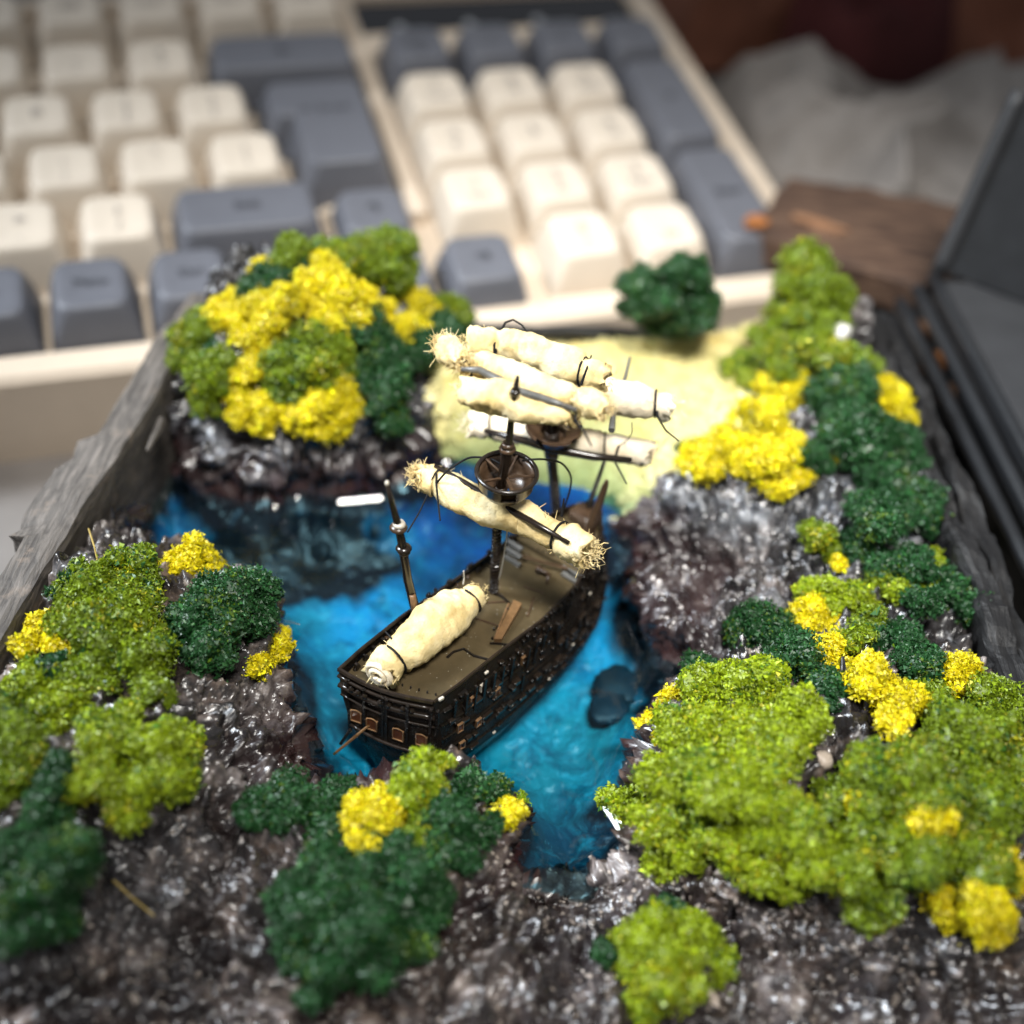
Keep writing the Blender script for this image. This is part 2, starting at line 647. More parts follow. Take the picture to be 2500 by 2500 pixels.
CP = np.array([[*at(x, y, WL + w)[:2], w, sl] for x, y, w, sl in ctrl])


def tps_fit(X, y, lam):
    n = len(X)
    d = np.linalg.norm(X[:, None] - X[None], axis=2)
    Kc = np.where(d > 0, d * d * np.log(d + 1e-12), 0) + lam * np.eye(n)
    Pm = np.c_[np.ones(n), X]
    A = np.block([[Kc, Pm], [Pm.T, np.zeros((3, 3))]])
    return np.linalg.solve(A, np.r_[y, 0, 0, 0])


def tps_ev(X, c, P):
    r = np.zeros(len(P))
    for s in range(0, len(P), 20000):
        q = P[s:s + 20000]
        d = np.linalg.norm(q[:, None] - X[None], axis=2)
        Kc = np.where(d > 0, d * d * np.log(d + 1e-12), 0)
        r[s:s + 20000] = Kc @ c[:len(X)] + c[len(X)] + q @ c[len(X) + 1:]
    return r


TH = tps_fit(CP[:, :2], CP[:, 2], .15)


def slope_w(P):
    d = np.linalg.norm(P[:, None] - CP[None, :, :2], axis=2)
    w = 1 / (d ** 3 + .02)
    return (w * CP[None, :, 3]).sum(1) / w.sum(1)


def field(P):
    P = np.asarray(P, float)
    n2 = np.c_[P, np.zeros(len(P))]
    d = sdist(P, SH) + .10 * fbm(n2 * 1.5, 3, 3)
    w = np.clip(tps_ev(CP[:, :2], TH, P), .12, 3.2)
    sl = np.concatenate([slope_w(P[s:s + 20000]) for s in range(0, len(P), 20000)])
    u = np.clip(d / sl, 0, 1)
    up = w * (1 - (1 - u) ** 2.2)
    v = np.clip(-d / .9, 0, 1)
    dn = -.75 * (1 - (1 - v) ** 1.7)
    bank = np.clip((sl - .7) / .6, 0, 1)
    return WL + np.where(d > 0, up, dn), d, bank


# tray side lines (inner faces) at rim height 4
LI0, LI1 = np.array([-5.72, 3.6]), np.array([-7.05, -9.6])
RI0, RI1 = np.array([6.15, 5.2]), np.array([7.88, -9.6])
NU, NV = 410, 420
YF, YB = -9.6, 5.3
vy = np.linspace(0, 1, NV)
gy = YF + (YB - YF) * vy


def xl(y):
    return LI0[0] + (LI1[0] - LI0[0]) * (LI0[1] - y) / (LI0[1] - LI1[1])


def xr(y):
    return RI0[0] + (RI1[0] - RI0[0]) * (RI0[1] - y) / (RI0[1] - RI1[1])


def backy(x):      # the back edge of the tray runs at a slight angle
    return 3.75 + (x + 5.7) * .125


uu = np.linspace(0, 1, NU)
G = np.zeros((NV, NU, 2))
for j in range(NV):
    for_y = gy[j]
    xs = xl(for_y) + (xr(for_y) - xl(for_y)) * uu
    G[j, :, 0] = xs
    s = (for_y - YF) / (YB - YF)
    G[j, :, 1] = YF + (backy(xs) - YF) * s
GP = G.reshape(-1, 2)
gz, gd, gbank = field(GP)




# rocky relief along the normals
P3 = np.c_[GP, gz].reshape(NV, NU, 3)
du = np.gradient(P3, axis=1)
dv = np.gradient(P3, axis=0)
Nn = np.cross(du, dv)
Nn /= np.linalg.norm(Nn, axis=2)[..., None]
Q = P3.reshape(-1, 3)
Nf = Nn.reshape(-1, 3)
rk = np.clip((gd + .15) / .25, .15, 1) * (1 - gbank * .85)
disp = .11 * (ridged(Q * np.array([2.3, 2.3, 2.0]) + 7.7, 3, 25) - .5) + .17 * (ridged(Q * np.array([.9, .9, 1.5]) + 3.1, 4, 5) - .6) + .09 * fbm(Q * 2.0, 3, 9, .5) + .02 * (ridged(Q * np.array([5, 5, 3.2]), 3, 31) - .5)


def worley(p, s=0):
    p = np.asarray(p, float)
    f = np.floor(p).astype(np.int64)
    d1 = np.full(len(p), 9.)
    d2 = np.full(len(p), 9.)
    for ax in (-1, 0, 1):
        for ay_ in (-1, 0, 1):
            for az in (-1, 0, 1):
                c = f + np.array([ax, ay_, az])
                q = c + .5 + .5 * np.stack([hash3(c[:, 0], c[:, 1], c[:, 2], s + k) for k in range(3)], 1)
                d = np.linalg.norm(p - q, axis=1)
                d2 = np.where(d < d1, d1, np.minimum(d2, d))
                d1 = np.minimum(d1, d)
    return d1, d2


def facets(p, s=0):
    """flat chips: every cell is a plane of its own tilt"""
    p = np.asarray(p, float)
    f = np.floor(p).astype(np.int64)
    d1 = np.full(len(p), 9.)
    val = np.zeros(len(p))
    for ax in (-1, 0, 1):
        for ay_ in (-1, 0, 1):
            for az in (-1, 0, 1):
                c = f + np.array([ax, ay_, az])
                q = c + .5 + .5 * np.stack([hash3(c[:, 0], c[:, 1], c[:, 2], s + k) for k in range(3)], 1)
                gv = np.stack([hash3(c[:, 0], c[:, 1], c[:, 2], s + 9 + k) for k in range(4)], 1)
                e_ = p - q
                d = (e_ ** 2).sum(1)
                v_ = (e_ * gv[:, :3]).sum(1) + .5 * gv[:, 3]
                val = np.where(d < d1, v_, val)
                d1 = np.minimum(d1, d)
    return val


fw = .30 * np.c_[fbm(Q * 2.2, 3, 221), fbm(Q * 2.2, 3, 223), fbm(Q * 2.2, 3, 225)]
disp += .22 * facets(Q * 1.35 + fw, 2) + .085 * facets(Q * 3.4 + fw, 5)
wq = Q * np.array([1.9, 1.9, 1.5]) + .35 * np.c_[fbm(Q * 2, 2, 201), fbm(Q * 2, 2, 203), fbm(Q * 2, 2, 205)]
c1, c2 = worley(wq, 3)
disp += .13 * (.5 - c1) - .10 * np.clip(1 - (c2 - c1) / .12, 0, 1)
c1, c2 = worley(Q * np.array([5.2, 5.2, 4.0]) + wq * .4, 8)
disp += .018 * (.5 - c1)
tooth = .008 * vn(Q * 15, 77)
V = Q + Nf * ((disp + tooth) * rk)[:, None]
V[:, 2] = np.where(gd < -.05, np.minimum(V[:, 2], WL - .02), V[:, 2])

VZ = V[:, 2].reshape(NV, NU)


def ground_z(P):
    """height of the finished terrain below points"""
    P = np.asarray(P, float).reshape(-1, 2)
    s_ = (P[:, 1] - YF) / (backy(P[:, 0]) - YF)
    y_ = YF + (YB - YF) * s_
    u_ = (P[:, 0] - xl(y_)) / (xr(y_) - xl(y_))
    ok = (s_ > -.02) & (s_ < 1.02) & (u_ > -.02) & (u_ < 1.02)
    j = np.clip(s_, 0, 1) * (NV - 1.001)
    i = np.clip(u_, 0, 1) * (NU - 1.001)
    j0, i0 = j.astype(int), i.astype(int)
    fj, fi = j - j0, i - i0
    z = VZ[j0, i0] * (1 - fj) * (1 - fi) + VZ[j0 + 1, i0] * fj * (1 - fi) + VZ[j0, i0 + 1] * (1 - fj) * fi + VZ[j0 + 1, i0 + 1] * fj * fi
    return np.where(ok, z, -9)


# paint of the lagoon bed: colours by place
paint_px = [(1000, 980, .010, .075, .36), (850, 1010, .010, .09, .38), (650, 1080, .008, .20, .50), (570, 1130, .010, .15, .26), (590, 1330, .010, .16, .28), (700, 1130, .010, .22, .52),
            (440, 1000, .010, .09, .20), (380, 960, .01, .10, .30), (1150, 1180, .012, .27, .62), (1200, 1230, .012, .25, .52), (1130, 1400, .010, .16, .24), (1050, 1560, .008, .07, .14),
            (1180, 1050, .012, .16, .55), (1060, 1440, .010, .19, .30), (620, 1430, .010, .20, .36), (1100, 1630, .006, .035, .075), (1060, 920, .010, .10, .45), (900, 1200, .01, .16, .40),
            (1080, 1330, .012, .24, .42)]
PB = np.array([at(x, y, WL - .5)[:2] for x, y, *_ in paint_px])
PC = np.array([c[2:] for c in paint_px]) * np.array([1.3, 1.45, 1.12])
warp = np.c_[fbm(np.c_[GP, 0 * gz] * .9, 3, 41), fbm(np.c_[GP, 0 * gz] * .9, 3, 51)] * .7
dd = np.linalg.norm((GP + warp)[:, None] - PB[None], axis=2)
ww = 1 / (dd ** 4 + .05)
paint = (ww[..., None] * PC[None]).sum(1) / ww.sum(1)[:, None]
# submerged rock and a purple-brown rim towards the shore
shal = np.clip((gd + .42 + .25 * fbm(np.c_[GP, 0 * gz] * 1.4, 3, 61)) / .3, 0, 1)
# submerged rock and the cliff's reflection, painted far out below the left outcrop; the bank hardly at all
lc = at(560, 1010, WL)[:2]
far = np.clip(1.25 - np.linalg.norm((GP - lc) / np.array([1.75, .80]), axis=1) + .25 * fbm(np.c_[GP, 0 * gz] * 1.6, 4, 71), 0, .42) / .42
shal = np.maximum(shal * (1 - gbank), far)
rock_refl = np.array([.006, .007, .010]) + np.clip(fbm(Q * 2.2, 3, 81) - .2, 0, 1)[:, None] * np.array([.03, .03, .032])  # near-black, darkened to carry the cliff's reflection along with submerged rock
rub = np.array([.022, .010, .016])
paint = paint * (1 - shal[:, None]) + rock_refl * shal[:, None]

quad = (np.arange(NV - 1)[:, None] * NU + np.arange(NU - 1)[None]).reshape(-1, 1) + np.array([[0, 1, NU + 1, NU]])
fc = V[quad].mean(1)
fd = gd[quad].mean(1)
fb = gbank[quad].mean(1)
nf = len(quad)
cls = np.full(nf, 1)                       # 0 bed, 1 ground, 2.. rocks
seeds = [('left back', [(450, 830), (600, 850), (700, 820), (560, 640), (720, 560), (400, 700), (790, 800)]),
         ('left front', [(460, 1330), (400, 1300), (300, 1150), (200, 1250), (540, 1420), (130, 1400), (280, 1450)]),
         ('right', [(1230, 1050), (1300, 950), (1450, 950), (1600, 900), (1350, 1080), (1260, 1180), (1500, 700), (1650, 1000), (1550, 1100), (1700, 1100)]),
         ('right front', [(1350, 1350), (1500, 1450), (1700, 1400), (1300, 1500), (1650, 1550), (1800, 1450)]),
         ('front', [(650, 1550), (760, 1580), (880, 1580), (560, 1540), (700, 1680)])]
seeds.append(('bank', [(900, 780), (1000, 700), (1150, 720), (1250, 840), (1000, 600), (1350, 650), (1100, 860)]))
seeds.append(('ground', [(450, 1750), (250, 1750), (100, 1850), (1000, 1780), (1150, 1850), (1450, 1830), (1750, 1830), (480, 1580), (300, 1620), (1080, 1700), (900, 1850), (1300, 1720)]))
sp, si = [], []
for i, (nme, L) in enumerate(seeds):
    for q in L:
        z = WL + 1.0
        sp.append(at(q[0], q[1], z)[:2])
        si.append(i)
sp = np.array(sp)
si = np.array(si)
jw = np.c_[fbm(np.c_[fc[:, :2], 0 * fd] * 1.2, 3, 91), fbm(np.c_[fc[:, :2], 0 * fd] * 1.2, 3, 95)] * .25
dm = np.linalg.norm((fc[:, :2] + jw)[:, None] - sp[None], axis=2)
near = si[dm.argmin(1)]
region = np.where(fd < 0, -1, near)
region = np.where((fb > .45) & (fd >= 0), 5, region)


def sub_mesh(name, mask):
    q = quad[mask]
    used, inv = np.unique(q.ravel(), return_inverse=True)
    me = mesh_np(name, V[used], inv.reshape(-1, 4), True)
    return me, used


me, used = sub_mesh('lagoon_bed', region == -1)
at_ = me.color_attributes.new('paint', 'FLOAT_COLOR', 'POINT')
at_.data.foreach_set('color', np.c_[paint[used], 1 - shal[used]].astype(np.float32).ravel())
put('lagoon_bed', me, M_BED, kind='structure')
put('ground', sub_mesh('ground', region == 6)[0], M_GROUND, kind='structure')
put('grass_bank', sub_mesh('grass_bank', region == 5)[0], M_BANK, kind='structure')
rocks = {0: ('grey rock cliff under the moss behind the ship on the left', M_ROCKC),
         1: ('brown grooved rock below the moss, left of the ship stern', M_ROCKW),
         2: ('big grey rock with purple wet foot, right of the ship bow', M_ROCKC),
         3: ('rock almost hidden under the large lime moss on the right', M_ROCKW),
         4: ('low rock under the dark green moss in front of the ship', M_ROCKW)}
for k, (lab, mt) in rocks.items():
    put('rock', sub_mesh('rock', region == k)[0], mt, label=lab, cat='rock', group='rocks round the lagoon')

# resin surface with a small meniscus where it meets rock and hull
step = 1
wz = np.full(len(GP), WL)
O_S = np.array([-1.40, -4.30, WL])
TH_S = math.radians(54.3)
a_s = np.array([math.cos(TH_S), math.sin(TH_S)])
n_s = np.array([-math.sin(TH_S), math.cos(TH_S)])
S_ = np.array([0, .45, 1.3, 2.4, 3.3, 4.0, 4.5, 4.85, 5.0])
BWAT = np.array([.60, .74, .84, .86, .80, .62, .38, .14, .02])
BRAIL = np.array([.66, .70, .72, .72, .68, .55, .37, .16, .04])
HR = np.array([1.34, 1.32, 1.28, 1.15, 1.15, 1.22, 1.27, 1.33, 1.36])


def hull_pt(s, side, f):
    """side +1 port, -1 starboard; f 0 water .. 1 rail (may go below 0)"""
    bw, br, hr = np.interp(s, S_, BWAT), np.interp(s, S_, BRAIL), np.interp(s, S_, HR)
    h = f * hr
    belly = .06 * math.sin(math.pi * min(max(f, 0), 1))
    b = bw + (br - bw) * max(f, 0) + belly * min(1, bw / .5) + min(f, 0) * bw * .9
    tc = -.20 + .27 * h / 1.3 + .06 * (s / 5)
    tt = tc + side * b
    fade = max(0, 1 - s / 4.6)
    return np.array([s - .36 * side * b * fade - (.12 * f if s > 4.4 else 0) * (s - 4.4) / .6, tt, h])


hp = np.array([hull_pt(q, 1, 0) for q in np.linspace(0, 5, 30)] + [hull_pt(q, -1, 0) for q in np.linspace(5, 0, 30)])
hpw = O_S[None, :2] + hp[:, :1] * a_s + hp[:, 1:2] * n_s
hd = np.maximum(sdist(GP, hpw), 0)
wz += .03 * np.exp(-hd / .06)
wz = wz + .20 * np.exp(-np.maximum(-sdist(GP, SH) - .04, 0) / .25) * (1 - gbank)
wz = wz + .006 * fbm(np.c_[GP, 0 * gz] * 1.1, 2, 101)
wm = (V[quad][:, :, 2] < wz[quad] + .02).any(1) & (fd < .4)
used, inv = np.unique(quad[wm].ravel(), return_inverse=True)
me = mesh_np('water', np.c_[GP[used], wz[used]], inv.reshape(-1, 4), True)
put('water', me, M_WATER, kind='structure')
WATER_READY = True

# ------------------------------------------------------------------ desk, tray
mb = MB()
mb.box((0, 20, -.5), (160, 160, 1.0))
put('table', mb.me('table'), M_DESK, kind='structure')


def board(name, pts_in, pts_out, z0, z1, mat, parent, seed, rough=.07, n=60, bulge=None):
    """upright board between an inner and an outer top line, weathered"""
    pi, po = np.asarray(pts_in, float), np.asarray(pts_out, float)
    tt = np.linspace(0, 1, n)
    A = pi[0] + (pi[1] - pi[0]) * tt[:, None]
    B = po[0] + (po[1] - po[0]) * tt[:, None]
    prof = [(0, z0), (0, (z0 + z1) / 2), (0, z1 - .35), (0, z1 - .12), (.06, z1), (.3, z1 + .02), (.6, z1), (.94, z1), (1, z1 - .12), (1, z1 - .5), (1, (z0 + z1) / 2), (1, z0)]
    rows = []
    for k, (f, z) in enumerate(prof):
        p = A + (B - A) * f
        q = np.c_[p, np.full(n, z)]
        nv = np.c_[fbm(q * 1.3, 4, seed), fbm(q * 1.3 + 40, 4, seed + 3), fbm(q * 1.1 + 80, 3, seed + 5)] * rough
        if k in (0, len(prof) - 1):
            nv[:, 2] = 0
        if bulge is not None and f > .9 and z > z0 + .3:
            d = (A - B) / np.linalg.norm(A - B, axis=1)[:, None]
            bb = np.where((tt > bulge[0]) & (tt < bulge[1]), bulge[2], 0) * (1 + .3 * fbm(q * 4, 3, seed + 9))
            q[:, :2] -= d * bb[:, None]
            q[:, 2] -= np.where(bb > 0, .12, 0)
        rows.append(q + nv)
    R_ = np.array(rows)
    m_n = len(prof)
    Vb = R_.transpose(1, 0, 2).reshape(-1, 3)
    Fq = [[k * m_n + i, k * m_n + i + 1, (k + 1) * m_n + i + 1, (k + 1) * m_n + i] for k in range(n - 1) for i in range(m_n - 1)]
    mb = MB()
    mb.add(Vb, Fq)
    for e in (0, n - 1):
        c = Vb[e * m_n:(e + 1) * m_n]
        cc = np.vstack([c, c.mean(0)[None]])
        mb.add(cc, (), [[i, i + 1, m_n] if e else [i + 1, i, m_n] for i in range(m_n - 1)])
    return put(name, mb.me(name, False), mat, parent)


tray = empty('wooden_tray', (0, -1, 0), 'dark weathered wooden tray that holds the lagoon model', 'tray')


def loc(o, e):
    """keep world place under an unrotated empty"""
    e_m = e.matrix_world.copy()
    o.matrix_parent_inverse = Matrix.Translation(e.location).inverted()


bl = board('side_board', [LI0 + [0, .1], LI1], [LI0 + [-.52, .1], LI1 + [-.72, 0]], .05, 4.0, M_WOOD, tray, 5, .045, 120, (.30, .47, .26))
loc(bl, tray)
br = board('side_board', [RI0 + [0, .6], RI1], [RI0 + [.30, .6], RI1 + [.36, 0]], .05, 4.0, M_CHAR, tray, 15, .11, 140)
loc(br, tray)
br2 = board('outer_rail', [RI0 + [.38, .5], RI1 + [.44, 0]], [RI0 + [.66, .5], RI1 + [.80, 0]], .05, 3.85, M_CHAR, tray, 25, .10, 140)
loc(br2, tray)
bk = board('back_board', [np.array([-5.75, 3.78]), np.array([6.4, 5.30])], [np.array([-5.78, 4.0]), np.array([6.37, 5.52])], .05, 3.35, M_CHAR, tray, 35, .03, 60)
loc(bk, tray)
fr_ = board('front_board', [LI1 + [0, -.02], RI1 + [0, -.02]], [LI1 + [0, -.6], RI1 + [0, -.6]], .05, 2.8, M_WOOD, tray, 45, .05, 60)
loc(fr_, tray)
# peeling splinter on the inside of the left board
P = [at(305, 790, 3.75), at(295, 815, 3.70), at(278, 850, 3.8)]
mb = MB()
mb.tube([P[0], P[1], P[2]], [.05, .07, .03], 6)
sp_ = put('splinter', mb.me('splinter'), M_WOOD, tray)
loc(sp_, tray)

# ------------------------------------------------------------------ keyboard
MK = np.array([[0.936745, -0.348095, 0.036586], [0.350012, 0.931614, -0.097917], [0.0, 0.104528, 0.994522]])
mk = Matrix.Identity(4)
for i in range(3):
    for j in range(3):
        mk[i][j] = MK[i][j]
    mk[i][3] = (-3.4915, 15.1062, 3.7841)[i]
kb = empty('keyboard', None, 'cream computer keyboard with slate grey side keys behind the tray', 'keyboard', mat=mk)
U = 1.905


def kx(u):
    return (u - 15.75) * U


def ky(r):
    return -r * U


def strip(mb, x0, x1, y0, y1, z0, z1, bev=.09):
    mb.box(((x0 + x1) / 2, (y0 + y1) / 2, (z0 + z1) / 2), (x1 - x0, y1 - y0, z1 - z0), bev=bev)


XL, XR_, YT, YBt = kx(-.3), 7.45, 4.3, -9.45
mb = MB()
strip(mb, XL, XR_ - .02, YBt + .02, YT - .02, -2.9, -1.02, .03)
put('key_plate', mb.me('key_plate'), M_CREAM, kb)
# bezel: right, front, top, rib between the blocks
mb = MB()
strip(mb, kx(19.27), XR_, YBt, YT, -2.95, -.62, .12)
strip(mb, XL, kx(19.27) - .003, YBt, ky(4.56), -2.95, -.62, .12)
strip(mb, kx(15.05), kx(19.27) - .003, ky(-.52), ky(-.98), -2.9, -.62, .08)
strip(mb, kx(15.0), kx(15.22), ky(2.9), YT - .05, -2.9, -.64, .06)
strip(mb, XL, kx(19.27) - .003, ky(-2.0), YT, -2.9, -.62, .1)
strip(mb, kx(14.02), kx(14.35), ky(4.55) + .003, ky(2.62), -2.9, -.66, .06)
strip(mb, kx(12.95), kx(13.03), ky(4.55) + .003, ky(3.55), -2.9, -.72, .04)
strip(mb, kx(14.35) - .02, kx(14.75), ky(2.75), ky(2.60), -2.9, -.66, .04)
put('case_bezel', mb.me('case_bezel', False), M_CREAM, kb)
mb = MB()
# front lip slopes down to the desk
x0, x1 = XL, XR_
ring = [(-.10, -.75), (-.02, -.80), (.0, -.95), (-.25, -2.55), (-.45, -2.75)]
Vv = []
for (dy, z) in ring:
    Vv += [[x0, YBt - .012 + dy, z], [x1, YBt - .012 + dy, z]]
mb.add(Vv, [[2 * i, 2 * i + 1, 2 * i + 3, 2 * i + 2] for i in range(len(ring) - 1)])
strip(mb, kx(15.05), kx(19.2), ky(-1.02), ky(-1.42), -1.5, -.8, .03)
fl = put('front_lip', mb.me('front_lip'), M_CREAM, kb)
bpy.data.objects.remove(fl)
mb = MB()
strip(mb, kx(15.15), kx(19.2), ky(-1.0), ky(-1.8), -1.6, -.68, .05)
sb = put('indicator_strip', mb.me('indicator_strip'), M_GLOSSB, kb)
for k in range(3):
    mb = MB()
    a = np.linspace(0, 2 * np.pi, 11)[:-1]
    cx, cy = kx(15.75 + k * 1.0), ky(-1.13)
    mb.tube([[cx, cy, -.70], [cx, cy, -.66], [cx, cy, -.65]], [.16, .15, .08], 10)
    put('indicator_light', mb.me('indicator_light'), M_LED, sb)


def rrect(hx, hy, r, n=4):
    pts = []
    for cx, cy, a0 in ((hx - r, hy - r, 0), (-hx + r, hy - r, 90), (-hx + r, -hy + r, 180), (hx - r, -hy + r, 270)):
        for k in range(n + 1):
            a = math.radians(a0 + 90 * k / n)
            pts.append((cx + r * math.cos(a), cy + r * math.sin(a)))
    return np.array(pts)


def keycap_mesh(w, h):
    mb = MB()
    lv = [(-1.0, 0, .10), (-.9, 0, .12), (-.45, .09, .20), (-.12, .185, .27), (-.03, .225, .28), (0, .28, .28), (-.015, .46, .2), (-.03, .62, .1)]
    rings = []
    for z, ins, rr in lv:
        q = rrect(max(.05, w / 2 - ins), max(.05, h / 2 - ins * .82), min(rr, w / 2 - ins - .01, h / 2 - ins * .82 - .01))
        q[:, 1] += .10 * (z + 1.0)
        rings.append(np.c_[q, np.full(len(q), z)])
    n = len(rings[0])
    Vv = np.concatenate(rings + [[[0, .1, -.04]]])
    Fq = [[k * n + i, k * n + (i + 1) % n, (k + 1) * n + (i + 1) % n, (k + 1) * n + i] for k in range(len(lv) - 1) for i in range(n)]
    F3 = [[(len(lv) - 1) * n + i, (len(lv) - 1) * n + (i + 1) % n, len(Vv) - 1] for i in range(n)]
    mb.add(Vv, Fq, F3)
    return mb.me('keycap', True)


KC = {}


LG = {}


def legend(parent, txt, size, x, y, mat):
    kk = (txt, size)
    if kk not in LG:
        cu = bpy.data.curves.new('legend', 'FONT')
        cu.body = txt
        cu.size = size
        cu.align_x = 'CENTER'
        cu.align_y = 'CENTER'
        cu.extrude = .004
        cu.resolution_u = 3
        to = bpy.data.objects.new('legend', cu)
        COL.objects.link(to)
        dg = bpy.context.evaluated_depsgraph_get()
        me_ = bpy.data.meshes.new_from_object(to.evaluated_get(dg))
        bpy.data.objects.remove(to)
        bpy.data.curves.remove(cu)
        me_.name = 'legend'
        LG[kk] = me_
        me_.materials.clear()
        me_.materials.append(mat)
    o = bpy.data.objects.new('legend', LG[kk])
    COL.objects.link(o)
    o.parent = parent
    o.location = (x, y, .012)


ROWH = {-1: .12, 0: .10, 1: .02, 2: -.02, 3: 0, 4: .02}


def key(u, r, w=1.0, h=1.0, dark=False, top='', sub='', two=False):
    kk = (round(w, 2), round(h, 2), dark)
    if kk not in KC:
        KC[kk] = keycap_mesh(w * U - .12, h * U - .12)
        KC[kk].materials.append(M_GREYK if dark else M_CREAMK)
    o = bpy.data.objects.new('keycap', KC[kk])
    COL.objects.link(o)
    o.parent = kb
    o.location = (kx(u), ky(r), ROWH.get(int(math.floor(r + .3)), 0) - .02)
    mt = M_INKD if dark else M_INK
    if top:
        legend(o, top, .46 if len(top) < 3 else .30, 0.0, .24 if sub else .12, mt)
    if sub:
        legend(o, sub, .40 if len(sub) < 2 else .26, 0.0, -.22, mt)
    return o


# number block
for k, (a, b) in enumerate((('Num', 'Lk'), ('/', ''), ('*', ''), ('-', ''))):
    key(15.75 + k, 0, dark=True, top=a, sub=b)
for r, L in ((1, ('7 Home', '8 \u2191', '9 PgUp')), (2, ('4 \u2190', '5 ', '6 \u2192')), (3, ('1 End', '2 \u2193', '3 PgDn'))):
    for k, s in enumerate(L):
        a, b = s.split(' ')
        key(15.75 + k, r, top=a, sub=b)
key(16.75, 4, top='0', sub='Ins')
key(17.75, 4, top='.', sub='Del')
key(18.75, 1.5, 1, 2, True, '+')
key(18.75, 3.5, 1, 2, True, 'Enter')
# main block
for k in range(12):
    key(14.5 - k, -1.25, top='F%d' % (12 - k))
for k, s in enumerate(('= +', '- _', '0 )', '9 (', '8 *', '7 &', '6 ^', '5 %', '4 $')):
    a, b = s.split(' ')
    key(12.5 - k, 0, top=b, sub=a)
key(14.0, 0, 2, 1, True, '\u2190')
for k, s in enumerate(('] }', '[ {', 'P', 'O', 'I', 'U', 'Y', 'T', 'R')):
    a = s.split(' ')
    key(13.0 - k, 1, top=a[-1], sub=a[0] if len(a) > 1 else '')
for k, s in enumerate(('\\ |', "' \"", '; :', 'L', 'K', 'J', 'H', 'G', 'F')):
    a = s.split(' ')
    key(13.25 - k, 2, top=a[-1], sub=a[0] if len(a) > 1 else '')
for k, s in enumerate(('/ ?', '. >', ', <', 'M', 'N', 'B', 'V', 'C')):
    a = s.split(' ')
    key(11.75 - k, 3, top=a[-1], sub=a[0] if len(a) > 1 else '')
# L-shaped Enter: upper wide part and lower narrower part, one cap
mbE = MB()
lv = [(-1.0, 0, .10), (-.9, 0, .12), (-.45, .12, .2), (-.12, .235, .27), (-.03, .275, .28), (0, .33, .28)]
outl = [(-.75, 1.0), (.75, 1.0), (.75, -1.0), (-.5, -1.0), (-.5, 0.0), (-.75, 0.0)]
rings = []
for z, ins, rr in lv:
    hx0, hx1 = -.75 * U + .06 + ins, .75 * U - .06 - ins
    yt, yb = U - .06 - ins * .82, -U + .06 + ins * .82
    xm = -.5 * U + .06 + ins
    ym = .06 + ins * .82
    c = rr
    pts = [(hx1, yt - c), (hx1 - c * .3, yt - c * .3), (hx1 - c, yt), (hx0 + c, yt), (hx0 + c * .3, yt - c * .3), (hx0, yt - c), (hx0, ym + c), (hx0 + c * .3, ym + c * .3), (hx0 + c * .6, ym),
           (xm, ym), (xm, yb + c), (xm + c * .3, yb + c * .3), (xm + c, yb), (hx1 - c, yb), (hx1 - c * .3, yb + c * .3), (hx1, yb + c)]
    rings.append([[x, y + .1 * (z + 1), z] for x, y in pts])
n = len(rings[0])
Vv = np.array(rings).reshape(-1, 3)
Fq = [[k * n + i, k * n + (i + 1) % n, (k + 1) * n + (i + 1) % n, (k + 1) * n + i] for k in range(len(lv) - 1) for i in range(n)]
b0 = (len(lv) - 1) * n
F4 = Fq + [[b0 + 2, b0 + 3, b0 + 8, b0 + 9]]
F3 = [[b0 + 3, b0 + 4, b0 + 5], [b0 + 3, b0 + 5, b0 + 6], [b0 + 3, b0 + 6, b0 + 7], [b0 + 3, b0 + 7, b0 + 8], [b0 + 0, b0 + 1, b0 + 2], [b0 + 0, b0 + 2, b0 + 9], [b0 + 0, b0 + 9, b0 + 15],
      [b0 + 9, b0 + 10, b0 + 15], [b0 + 10, b0 + 11, b0 + 15], [b0 + 11, b0 + 12, b0 + 15], [b0 + 12, b0 + 13, b0 + 15], [b0 + 13, b0 + 14, b0 + 15]]
mbE.add(Vv, F4, F3)
eo = put('enter_keycap', mbE.me('enter_keycap', False), M_GREYK, kb)
eo.location = (kx(14.25), ky(1.5), 0)
legend(eo, '\u21b5 Enter', .36, .1, .55, M_INKD)
key(13.125, 3, 1.75, 1, True, 'Shift')
key(14.5, 3.25, dark=True, top='\u2191')
for u, s in ((13.5, '\u2190'), (14.5, '\u2193'), (15.5, '\u2192')):
    key(u, 4.25, dark=True, top=s)
for u, s in ((12.4, 'Ctrl'), (11.4, 'Menu'), (10.4, 'Alt')):
    key(u, 4.05, dark=True, top=s)
key(6.9, 4.05, 5.9, 1)

# ------------------------------------------------------------------ things behind on the right
def slab(poly_top, z0, z1, jit=0, seed=0, n=1):
    mb = MB()
    P = np.asarray(poly_top, float)
    c = P.mean(0)
    k = len(P)
    lo = np.c_[P, np.full(k, z0)]
    m1 = np.c_[P, np.full(k, z1 - .08)]
    hi = np.c_[c + (P - c) * .975, np.full(k, z1)]
    Vv = np.concatenate([lo, m1, hi, [[c[0], c[1], z1 + .01]], [[c[0], c[1], z0]]])
    Fq = [[a * k + i, a * k + (i + 1) % k, (a + 1) * k + (i + 1) % k, (a + 1) * k + i] for a in range(2) for i in range(k)]
    F3 = [[2 * k + i, 2 * k + (i + 1) % k, 3 * k] for i in range(k)] + [[(i + 1) % k, i, 3 * k + 1] for i in range(k)]
    mb.add(Vv, Fq, F3)
    return mb


